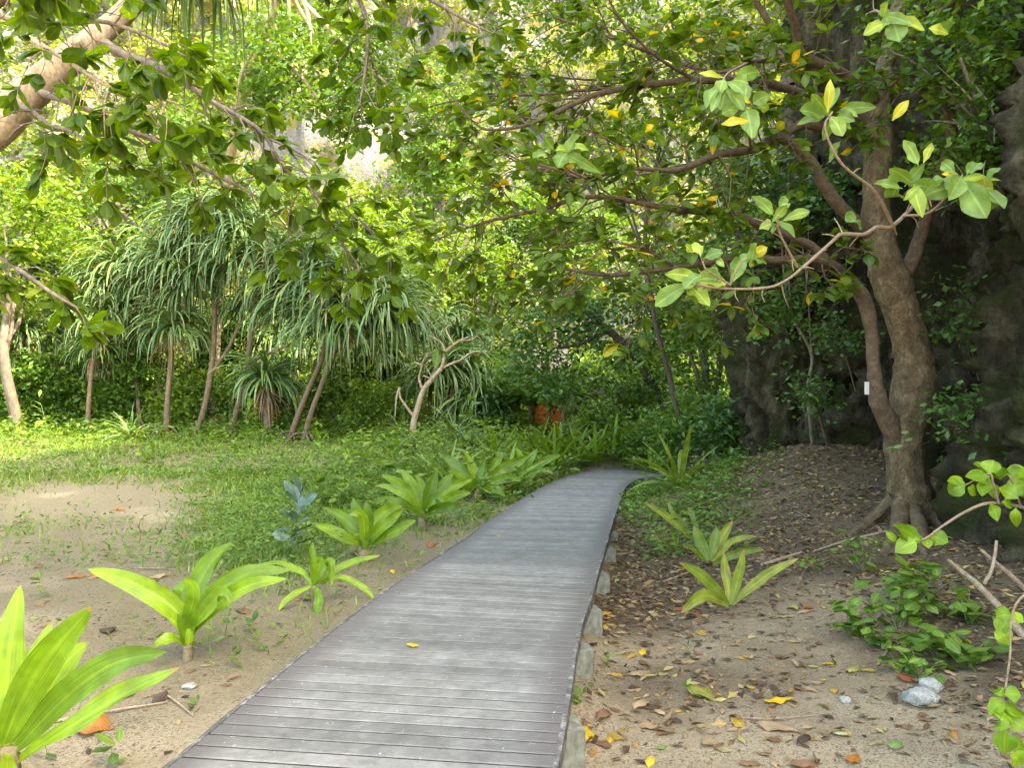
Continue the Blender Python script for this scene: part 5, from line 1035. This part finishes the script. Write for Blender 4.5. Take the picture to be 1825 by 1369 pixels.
# ------------------------------------------------------------------ leafy shoots and dead branch coming in from the right
def shoot(label, stems, leaves, Y, name='leafy_shoot', tone=(.3, .95), mat='crinum'):
    q = P(*stems[0][0][:2], Y); t = thing(name, label, 'branch', (q[0], q[1], float(gz(q[0], q[1]))))
    mb = MB()
    for st in stems: pts, rr = pxl([(x, y, Y + d_, r_) for x, y, d_, r_ in st]); tube(mb, pts, rr, 6*len(st), 7, .12)
    mb.build('stem', M['twig_pale'], t); mb = MB()
    for x0, y0, x1, y1, wd in leaves:
        a_, b_ = R.uniform(-.06, .06), R.uniform(-.1, .1); ribbon(mb, [(x0, y0, Y+a_), ((x0+x1)/2+R.uniform(-2, 2), (y0+y1)/2-2, Y+a_), (x1, y1, Y+b_)], wd*1.3, prof_ell, 8, R.uniform(.1, .3), R.uniform(-.4, .4), R.uniform(*tone), .06)
    mb.build('foliage', M[mat], t)
L_ = lambda s: [[float(v) for v in q.split(',')] for q in s.split()]
shoot('shoot with round bright green leaves reaching in low from the right towards the fig roots', [[(1900, 925, .2, 4), (1825, 905, .1, 3.4), (1765, 897, 0, 3), (1722, 912, 0, 2.6), (1680, 938, 0, 2.2), (1645, 962, 0, 2), (1600, 968, 0, 1.5)], [(1780, 898, 0, 2.4), (1770, 860, -.05, 2), (1762, 845, -.05, 1.6), (1720, 865, -.05, 1.2)], [(1820, 905, .1, 2), (1805, 860, 0, 1.6), (1790, 840, 0, 1.2)]],
  L_('1645,960,1590,935,14 1640,963,1600,940,22 1635,963,1595,985,26 1640,965,1625,962,10 1655,955,1690,968,24 1650,958,1655,978,16 1600,968,1578,948,10 1640,968,1600,955,14 1720,865,1690,878,26 1720,862,1688,858,16 1725,868,1740,882,18 1762,845,1770,820,26 1762,845,1735,828,16 1764,850,1720,850,18 1764,848,1800,845,18 1766,855,1750,885,20 1765,850,1745,860,22 1770,860,1775,890,16 1765,897,1778,930,16 1805,858,1825,835,28 1790,840,1830,850,24 1800,870,1840,885,24 1795,880,1830,862,26 1785,895,1805,905,14 1810,905,1812,940,14 1790,845,1760,835,22 1780,870,1815,890,24'), 4.8)
shoot('thin hanging shoot with round green leaves at the near right edge', [[(1880, 1040, .1, 2.5), (1825, 1062, 0, 2.2), (1803, 1100, 0, 2), (1800, 1170, 0, 1.8), (1790, 1240, 0, 1.6), (1788, 1275, 0, 1.3), (1800, 1345, 0, 1)]],
  L_('1803,1098,1775,1100,22 1803,1105,1780,1130,26 1802,1100,1825,1110,20 1803,1095,1770,1088,14 1800,1150,1780,1120,24 1790,1238,1770,1232,14 1790,1240,1820,1240,22 1790,1245,1762,1275,22 1790,1250,1790,1290,22 1790,1262,1825,1270,26 1788,1278,1775,1300,24 1788,1280,1830,1300,24 1792,1300,1790,1345,30 1800,1345,1820,1365,26 1796,1320,1830,1340,24'), 3.2)
q = P(1800, 1100, 4.7); db = thing('dead_branch', 'broken bare branch with an upright spur leaning in from the right', 'branch', at(1890, 1235))
for st, r_ in (([(1690, 998, 0), (1712, 1018, 0), (1745, 1045, 0), (1790, 1093, -.05), (1830, 1142, -.1), (1895, 1225, -.15)], (4, 6, 7.5, 9, 10, 11)), ([(1748, 980, .1), (1770, 1000, .1), (1797, 1022, .1), (1830, 1055, .1), (1890, 1130, .1)], (4, 5.5, 6, 6.5, 7)), ([(1776, 964, .1), (1773, 990, .08), (1766, 1020, .04), (1753, 1042, 0)], (3.6, 4.4, 4.4, 5))):
    mb = MB(); tube(mb, [P(x, y, 4.7+d_) for x, y, d_ in st], np.array(r_)*.72*mpp(4.7), 36, 9, .16); mb.build('branch', M['stick'], db)

# ================================================================== STONES, STICKS, FALLEN LEAVES
def stone(label, px, py, s, seed, mat):
    b = at(px, py); th, ph = np.meshgrid(np.linspace(0, 2*PI, 25), np.linspace(-PI/2, PI/2, 13)); d = np.stack([np.cos(th)*np.cos(ph), np.sin(th)*np.cos(ph), np.sin(ph)], -1)
    r = 1 + 1.0*(fbm(d[..., 0]*1.6+seed, d[..., 1]*1.6, d[..., 2]*1.6, 4)-.5) + .5*(fbm(d[..., 0]*6+seed, d[..., 1]*6, d[..., 2]*6, 3)-.5)
    V = (d*r[..., None]*np.array(s) + np.array([0, 0, s[2]*.55])).reshape(-1, 3); f_ = [[y*25+x, y*25+x+1, y*25+x+26, y*25+x+25] for y in range(12) for x in range(24)]
    o = mesh('coral_stone', V, np.array(f_), mat); o.location = b; return tag(o, label, 'stone')
mc = barkmat('white_coral', (.2, .2, .17), (.31, .31, .28), (.42, .42, .38), 30, (1, 1, 1), .5)
stone('knobbly white coral stone, the larger of two lying together on the slope', 1640, 1254, (.095, .07, .05), 1, mc)
stone('white coral stone, the upper smaller one of the pair on the slope', 1660, 1232, (.065, .05, .04), 5, mc)
stone('tiny grey stone beside the seedlings right of the yellow leaf', 1507, 1252, (.03, .025, .018), 9, mc)
stone('pale pebble in the sand below the second lily', 338, 1228, (.04, .03, .018), 12, mc)
for k, (x0, y0, x1, y1, r_, lb) in enumerate([(1355, 1012, 1430, 988, .018, 'thick brown stick lying on the slope behind the stiff lily'), (1180, 1040, 1245, 1015, .010, 'thin reddish twig on the litter near the walk'), (1565, 1190, 1610, 1145, .006, 'pale thin twig across the mid slope'), (1320, 1282, 1460, 1278, .005, 'long thin twig on the sand by the yellow leaf'), (1400, 905, 1440, 925, .006, 'curved pale root on the upper slope'), (1590, 948, 1450, 985, .014, 'straight dark root running down from the fig'), (285, 1235, 345, 1280, .006, 'brown twig beside the curled dead leaves at left'), (95, 1290, 300, 1255, .009, 'long pinkish dead blade stalk behind the big near lily'), (0, 948, 60, 925, .008, 'thin stick on the far left sand'), (1420, 1055, 1440, 1010, .004, 'fine dry twig on the bare part of the slope'), (1480, 1060, 1487, 1020, .003, 'fine upright twig beside the weeds'), (240, 1015, 330, 1018, .006, 'straw coloured stalk lying on the sand beyond the second lily')]):
    a_, b_ = at(x0, y0), at(x1, y1); up_ = np.array([0, 0, r_*.9]); mb = MB(); md = (a_+b_)/2 + np.array([R.uniform(-.03, .03), R.uniform(-.03, .03), 0]); md[2] = float(gz(md[0], md[1])) + .01
    tube(mb, [a_+up_, md+up_, b_+up_], [r_, r_*.9, r_*.55], 14, 7, .15); tag(mb.build('stick', M['stick'], None), lb, 'stick')
# individual fallen leaves: a handful of curled leaf meshes, copied
def lmat(name, c1, c2, rough=.5):
    return leafmat(name, [(0, c1), (1, c2)], .18, rough, 1.3)
LM = {'yellow': lmat('yellow_fallen_leaf', (.55, .36, .02), (.62, .42, .03)), 'ochre': lmat('ochre_fallen_leaf', (.36, .23, .035), (.44, .29, .05)), 'olive': lmat('olive_fallen_leaf', (.24, .23, .05), (.30, .28, .07)), 'orange': lmat('orange_fallen_leaf', (.36, .14, .03), (.42, .18, .04)), 'brown': lmat('brown_fallen_leaf', (.17, .09, .045), (.22, .12, .06), .65), 'tan': lmat('tan_fallen_leaf', (.30, .20, .11), (.36, .25, .14), .65), 'dark': lmat('dark_fallen_leaf', (.055, .035, .022), (.08, .05, .03), .65), 'green': lmat('green_fallen_leaf', (.12, .2, .05), (.17, .26, .07)), 'pale': lmat('pale_fallen_leaf', (.38, .38, .16), (.42, .42, .2)), 'red': lmat('red_fallen_leaf', (.28, .085, .035), (.32, .10, .04))}
proto = {}
def fallen_proto(c, v):
    if (c, v) not in proto:
        rg = np.random.default_rng(700 + v); mb = MB(); n = 8; bd = (.35, 1.0, .7, 1.5)[v]; fo = (.25, .45, .1, .6)[v]
        V, f_, D = blades([[-.5, 0, 0]], 0, bd*.45, 1.0, (.5, .44, .56, .38)[v], bd, n, prof_ell if v % 2 else prof_obo, fo, 0, rg.random(), .16, 1.0, 3, rg.normal(0, .3))
        V = V - np.array([V[:, 0].mean(), 0, V[:, 2].min()]); mb.add(V, f_, D)
        o = mb.build('fallen_leaf', LM[c], None); proto[(c, v)] = [o, False]
    return proto[(c, v)]
def fallen(p, c, L, label, group=None, v=None, rz=None, tilt=None):
    v = R.randrange(4) if v is None else v; pr = fallen_proto(c, v)
    if pr[1]: o = pr[0].copy(); COL.objects.link(o)
    else: o = pr[0]; pr[1] = True
    o.location = (p[0], p[1], p[2] + .004); o.scale = (L, L, L); tl = tilt if tilt is not None else R.uniform(-.12, .12)
    o.rotation_euler = (R.uniform(-.12, .12), tl, R.uniform(0, 6.28) if rz is None else rz)
    tag(o, label, 'leaf')
    if group: o['group'] = group
    elif 'group' in o: del o['group']
    return o
def deck_at(px, py): x, y = deckpt(px, py); return np.array([x, y, float(deckz(y)) + .004])
fallen(deck_at(735, 1154), 'yellow', .095, 'fresh yellow leaf lying on the near boards', None, 1, 2.9)
fallen(deck_at(888, 959), 'ochre', .10, 'ochre leaf on the boards farther along the walk', None, 3, .4)
fallen(deck_at(1022, 969), 'pale', .05, 'small pale leaf on the boards near the right edge', None, 0, .4)
for px, py, c, Lp, lb in [(1146, 1165, 'yellow', 26, 'bright yellow oval leaf in the litter near the walk'), (1038, 1311, 'yellow', 52, 'long yellow leaf on the sand against the near boards'), (1160, 1362, 'yellow', 28, 'round yellow leaf at the bottom of the sand'), (1390, 1253, 'yellow', 44, 'largest yellow leaf, lying on the sand at the foot of the slope'), (1075, 1283, 'brown', 48, 'curled brown leaf on the near sand behind the long yellow one'), (1520, 1196, 'olive', 34, 'torn olive leaf left of the white coral stone'), (1475, 1187, 'yellow', 22, 'small yellow leaf up the sand from the torn olive one'), (1075, 1098, 'ochre', 34, 'ochre leaf in the litter by the second post'), (1105, 1167, 'pale', 22, 'pale yellow leaf beside the bright yellow oval one'), (1248, 1242, 'olive', 62, 'largest olive leaf, curled on the sand beside a tiny sprout'), (1386, 1302, 'tan', 56, 'curled tan leaf with upturned rim on the near sand'), (1600, 1332, 'green', 26, 'round grey green leaf on the near slope'), (1180, 1336, 'green', 20, 'small fresh green leaf alone on the sand'), (1566, 1305, 'pale', 26, 'pale leaf beside the round grey green one'), (1500, 1312, 'pale', 24, 'pale leaf with a brown end on the near sand'), (1433, 1325, 'dark', 38, 'blackened dead leaf on the near sand'), (1613, 1214, 'red', 36, 'reddish leaf standing beside the coral stones'), (1415, 1088, 'olive', 30, 'yellow olive leaf below the stiff lily'), (1441, 1086, 'orange', 20, 'small orange leaf below the stiff lily'), (1432, 1366, 'brown', 50, 'broad brown leaf at the bottom edge of the sand'), (1522, 1358, 'orange', 38, 'rust orange leaf near the bottom of the slope'), (1012, 1292, 'red', 26, 'reddish brown leaf touching the near boards'), (1282, 1335, 'brown', 26, 'brown leaf folded on the pale sand'), (1022, 1330, 'orange', 24, 'torn orange leaf by the near boards'), (1140, 1260, 'tan', 44, 'crumpled tan leaf in the middle of the near sand'), (1160, 1300, 'tan', 40, 'flat pinkish tan leaf below the crumpled one'), (1098, 1320, 'ochre', 24, 'ochre leaf curled on the sand right of the long yellow leaf'), (1335, 1365, 'brown', 34, 'curled brown leaf at the lowest edge of the sand'),
    (130, 1031, 'orange', 34, 'orange brown leaf on the open sand at left'), (68, 1013, 'brown', 26, 'brown leaf beside the orange one on the open sand'), (170, 1031, 'orange', 20, 'little orange leaf right of the bigger orange one'), (285, 1030, 'tan', 36, 'tan leaf behind the second lily'), (168, 1296, 'orange', 82, 'big curled orange brown leaf on the sand beside the near lily'), (288, 1248, 'dark', 42, 'dark shrivelled leaf at the end of a twig'), (190, 1128, 'dark', 38, 'dark brown leaf on the sand between the two near lilies'), (230, 1244, 'brown', 26, 'small brown leaf behind the big curled one'), (700, 1022, 'yellow', 20, 'yellow leaf on the sand beside the boards'), (722, 1036, 'orange', 26, 'orange leaf against the left edge of the boards'), (768, 975, 'red', 32, 'rusty leaf below the wide dark lily'), (55, 1325, 'brown', 36, 'brown leaf under the big near lily'), (435, 1092, 'brown', 30, 'brown leaf below the yellow tipped lily'), (545, 1070, 'red', 24, 'reddish dead leaf at the foot of the yellow tipped lily'), (210, 910, 'orange', 24, 'orange leaf at the far edge of the sand'), (158, 1345, 'dark', 20, 'blackish curled leaf at the bottom of the left sand'), (298, 1345, 'dark', 18, 'tiny black dead leaf near the corner of the boards'), (415, 1210, 'tan', 28, 'tan leaf beside the boards left of the walk'), (690, 1090, 'brown', 0, '')]:
    if not Lp: continue
    p = at(px, py); fallen(p, c, Lp*1.35*mpp(np.hypot(p[1], 0)), lb)
def scatter(n, region, cols, label, group, L=(.05, .1)):
    k = 0
    while k < n:
        px, py = R.uniform(*region[0]), R.uniform(*region[1]); p = at(px, py); e0, e1 = edgeL(p[1]), edgeR(p[1])
        if e0 - .04 < p[0] < e1 + .05: continue
        fallen(p, R.choices(*zip(*cols))[0], R.uniform(*L), label, group); k += 1
scatter(80, ((1030, 1330), (1060, 1330)), (('brown', 4), ('tan', 3), ('ochre', 2), ('dark', 3)), 'one of the small dry brown leaves littering the ground right of the near boards', 'dry leaves beside the near boards', (.06, .135))
scatter(70, ((1080, 1480), (900, 1110)), (('brown', 4), ('tan', 3), ('ochre', 1.5), ('dark', 3), ('red', 1)), 'one of the dry brown leaves littering the middle of the slope', 'dry leaves on the slope', (.06, .14))
scatter(60, ((1330, 1825), (1110, 1369)), (('brown', 4), ('tan', 3), ('ochre', 1.5), ('dark', 2)), 'one of the small dry leaves scattered below the weeds on the right', 'dry leaves below the weeds', (.04, .10))
scatter(40, ((0, 420), (960, 1340)), (('brown', 3), ('tan', 3), ('orange', 1.5), ('dark', 1.5)), 'one of the small dry leaves scattered on the open sand at left', 'dry leaves on the open sand', (.03, .08))
scatter(30, ((440, 900), (930, 1120)), (('brown', 3), ('tan', 2), ('orange', 1.5), ('dark', 1)), 'one of the small dry leaves between the lilies and the boards', 'dry leaves among the lilies', (.04, .09))

# ================================================================== GROUND COVER (nobody could count it)
def region(n, x0, x1, y0, y1): return G.uniform(x0, x1, n), y0 + (y1-y0)*G.random(n)**1.3
# leaf litter, right and under the trees
n = 75000; x, y = region(n, -1, 8, 2.6, 16); s_ = soil(x, y); er = edgeR(y); k = (G.random(n) < np.where(x > er + .02, (.10 + .9*s_**1.2)*(.25 + .75*sm(.38, .6, fbm(x*1.3, y*1.3, 7.7, 3))) + .35*np.exp(-(x-er)/.9)*sm(4.6, 5.6, y), .0)); x, y = x[k], y[k]; m = len(x)
mb = MB(); L = G.uniform(.025, .085, m)*(1+.03*y); mb.add(*blades(np.stack([x, y, gz(x, y)+G.uniform(.002, .018, m)], 1), G.random(m)*6.28, G.uniform(-.1, .45, m), L, L*G.uniform(.3, .55, m), G.uniform(0, 1.2, m), 2, prof_ell, G.uniform(-.3, .6, m), G.normal(0, .35, m), G.random(m)**1.1, 0, 1, 3))
kind(mb.build('leaf_litter', M['litter'], None, False), 'stuff', 'carpet of small dead brown leaves on the shaded slope')
n = 26000; x, y = region(n, -8, 0, 2.6, 11); k = (x < edgeL(y) - .02) & (G.random(n) < .16 + .5*(fbm(x*.8, y*.8, 2.2, 3) > .52)); x, y = x[k], y[k]; m = len(x)
mb = MB(); L = G.uniform(.012, .05, m); mb.add(*blades(np.stack([x, y, gz(x, y)+.003], 1), G.random(m)*6.28, G.uniform(-.1, .4, m), L, L*G.uniform(.15, .5, m), G.uniform(0, 1, m), 2, prof_ell, .2, G.normal(0, .3, m), G.random(m)*.85, 0, 1, 3))
kind(mb.build('plant_debris', M['litter'], None, False), 'stuff', 'crumbs of dead leaf and twig strewn on the pale sand')
# the green clearing, left
def cover(n, x0, x1, y0, y1): 
    x = G.uniform(x0, x1, n); y = y0 + (y1-y0)*G.random(n)**1.15
    dl = edgeL(np.clip(y, .5, 18)) - x; py = HOR + (CAMZ - gz(x, y))/y*F; px = CXP + x/y*F
    f = fbm(x*.6, y*.6, 4.4, 4)
    den = sm(.40, .56, f + .30*sm(5.5, 9.5, y) - .15*sm(5.6, 4.2, y) + .14*np.exp(-(((px-470)/120)**2 + ((py-960)/70)**2))) 
    bare = np.exp(-(((px-170)/210)**2 + ((py-893)/36)**2)**2) + np.exp(-(((px-120)/260)**2 + ((py-1060)/55)**2)**2)
    den = np.clip(den - bare, 0, 1) * sm(.0, .25, dl) * (1 - .85*sm(1.5, .6, dl)*sm(11.5, 9, y))
    den = den * (.22 + .78*sm(.42, .56, fbm(x*2.2, y*1.7, 5.5, 4))) * (1 - .6*sm(480, 250, px)*sm(850, 905, py)) 
    return x, y, den
def lush(x, y):
    py = HOR + (CAMZ - gz(x, y))/y*F; px = CXP + x/y*F
    return np.clip(np.exp(-(((px-590)/190)**2 + ((py-875)/75)**2)**1.5) + .8*np.exp(-(((px-470)/110)**2 + ((py-965)/55)**2)) + .5*sm(870, 820, py), 0, 1)
x, y, den = cover(190000, -19, 6, 3.2, 26); k = G.random(len(x)) < den*.95; x, y = x[k], y[k]
x2, y2, den2 = cover(150000, -8, 1.5, 5, 15); k = G.random(len(x2)) < np.clip(den2*.5 + .5*(den2 > .05), 0, 1)*lush(x2, y2)*.8; x, y = np.concatenate([x, x2[k]]), np.concatenate([y, y2[k]]); m = len(x)
hh = G.random(m)**2*.14*(.5+y*.06)*(.4 + 2.2*sm(.42, .65, fbm(x*1.7, y*1.7, 12.2, 3))); mb = MB(); L = G.uniform(.03, .075, m)*(1+.03*y)
mb.add(*blades(np.stack([x, y, gz(x, y)+hh], 1), G.random(m)*6.28, G.uniform(-.2, .9, m), L, L*G.uniform(.35, .6, m), G.uniform(.2, 1.3, m), 2, prof_ell, .25, G.normal(0, .4, m), None, 0, 1, 3))
kind(mb.build('creeping_weeds', M['weed'], None, False), 'stuff', 'low creeping green weeds covering the clearing left of the boardwalk')
x, y, den = cover(260000, -17, 5, 4.2, 26); px = CXP + x/y*F; k = G.random(len(x)) < np.clip(den, 0, 1)*(.25 + .75*sm(.45, .62, fbm(x*.45, y*.45, 9.1, 3)))*.8; x, y = x[k], y[k]
x2, y2, den2 = cover(150000, -8, 1.5, 5, 15); k = G.random(len(x2)) < np.clip(den2*.5 + .5*(den2 > .05), 0, 1)*lush(x2, y2)*.8; x, y = np.concatenate([x, x2[k]]), np.concatenate([y, y2[k]]); m = len(x)
mb = MB(); L = G.uniform(.06, .2, m)*(1+.02*y); mb.add(*blades(np.stack([x, y, gz(x, y)-.005], 1), G.random(m)*6.28, G.uniform(.6, 1.5, m), L, .007+.0007*y, G.uniform(.4, 1.9, m), 3, prof_grass, .0, 0, None, 0, 1, 2))
kind(mb.build('grass', M['grass'], None, False), 'stuff', 'fine green grass growing through the weeds of the clearing')
# taller leafy weeds along the back of the clearing and around the bend of the walk
n = 16000; x = G.uniform(-15, 7, n); y = G.uniform(9.5, 26, n); dl = edgeL(np.clip(y, .5, 18)) - x; px = CXP + x/y*F
py = HOR + (CAMZ - gz(x, y))/y*F
k = G.random(n) < np.where((px > 600) & (px < 1200) & ((dl > .15) | (y > 19.8)), .6*sm(9.5, 13, y), .5*sm(18, 22, y)*(dl > .2)) * sm(.40, .55, fbm(x*.8, y*.8, 6.6, 3)); x, y = x[k], y[k]
c = np.stack([x, y, gz(x, y) + G.random(len(x))**1.4*.42], 1); mb = MB(); c = np.repeat(c, 7, 0); m = len(c); c = c + G.normal(0, .13, (m, 3)); c[:, 2] = np.maximum(c[:, 2], gz(c[:, 0], c[:, 1])+.02)
L = G.uniform(.1, .22, m); mb.add(*blades(c, G.random(m)*6.28, G.uniform(-.4, .6, m), L, L*.5, G.uniform(.3, 1.1, m), 2, prof_ell, .2, G.normal(0, .4, m), np.repeat(G.random(m//7+1), 7)[:m], 0, 1, 3))
kind(mb.build('leafy_weeds', M['bright'], None, False), 'stuff', 'knee high bright leafy weeds along the back of the clearing')
# scraps of green on the slope edge by the thicket
n = 5000; x = G.uniform(1.5, 5, n); y = G.uniform(8.5, 16, n); px = CXP + x/y*F; k = (x > edgeR(y)+.1) & (G.random(n) < sm(.42, .62, fbm(x*1.2, y*1.2, 3.1, 3))*sm(1420, 1250, px)*.8); x, y = x[k], y[k]; c = np.repeat(np.stack([x, y, gz(x, y)+G.random(len(x))**2*.3], 1), 4, 0); m = len(c); c = c + G.normal(0, .07, (m, 3)); c[:, 2] = np.maximum(c[:, 2], gz(c[:, 0], c[:, 1])+.01)
mb = MB(); L = G.uniform(.05, .13, m); mb.add(*blades(c, G.random(m)*6.28, G.uniform(-.3, .7, m), L, L*.42, G.uniform(.3, 1.1, m), 2, prof_ell, .2, G.normal(0, .4, m), None, 0, 1, 3)); kind(mb.build('undergrowth', M['weed'], None, False), 'stuff', 'scrappy green undergrowth where the slope meets the thicket')

# dim leafy floor of the wood beyond the clearing, one mass
n = 9000; x = G.uniform(-24, 13, n); y = G.uniform(24, 40, n); c = np.repeat(np.stack([x, y, gz(x, y) + G.random(n)**1.3*2.6], 1), 9, 0); m = len(c); c = c + G.normal(0, .3, (m, 3)); c[:, 2] = np.maximum(c[:, 2], gz(c[:, 0], c[:, 1])+.05)
mb = MB(); mb.add(*flakes(c, G.uniform(.16, .34, m), G.uniform(.1, .18, m), np.clip(np.repeat(G.random(n), 9) + G.normal(0, .15, m), 0, 1)))
kind(mb.build('understorey', M['bright'], None, False), 'stuff', 'leafy understorey of the wood seen between the trunks')
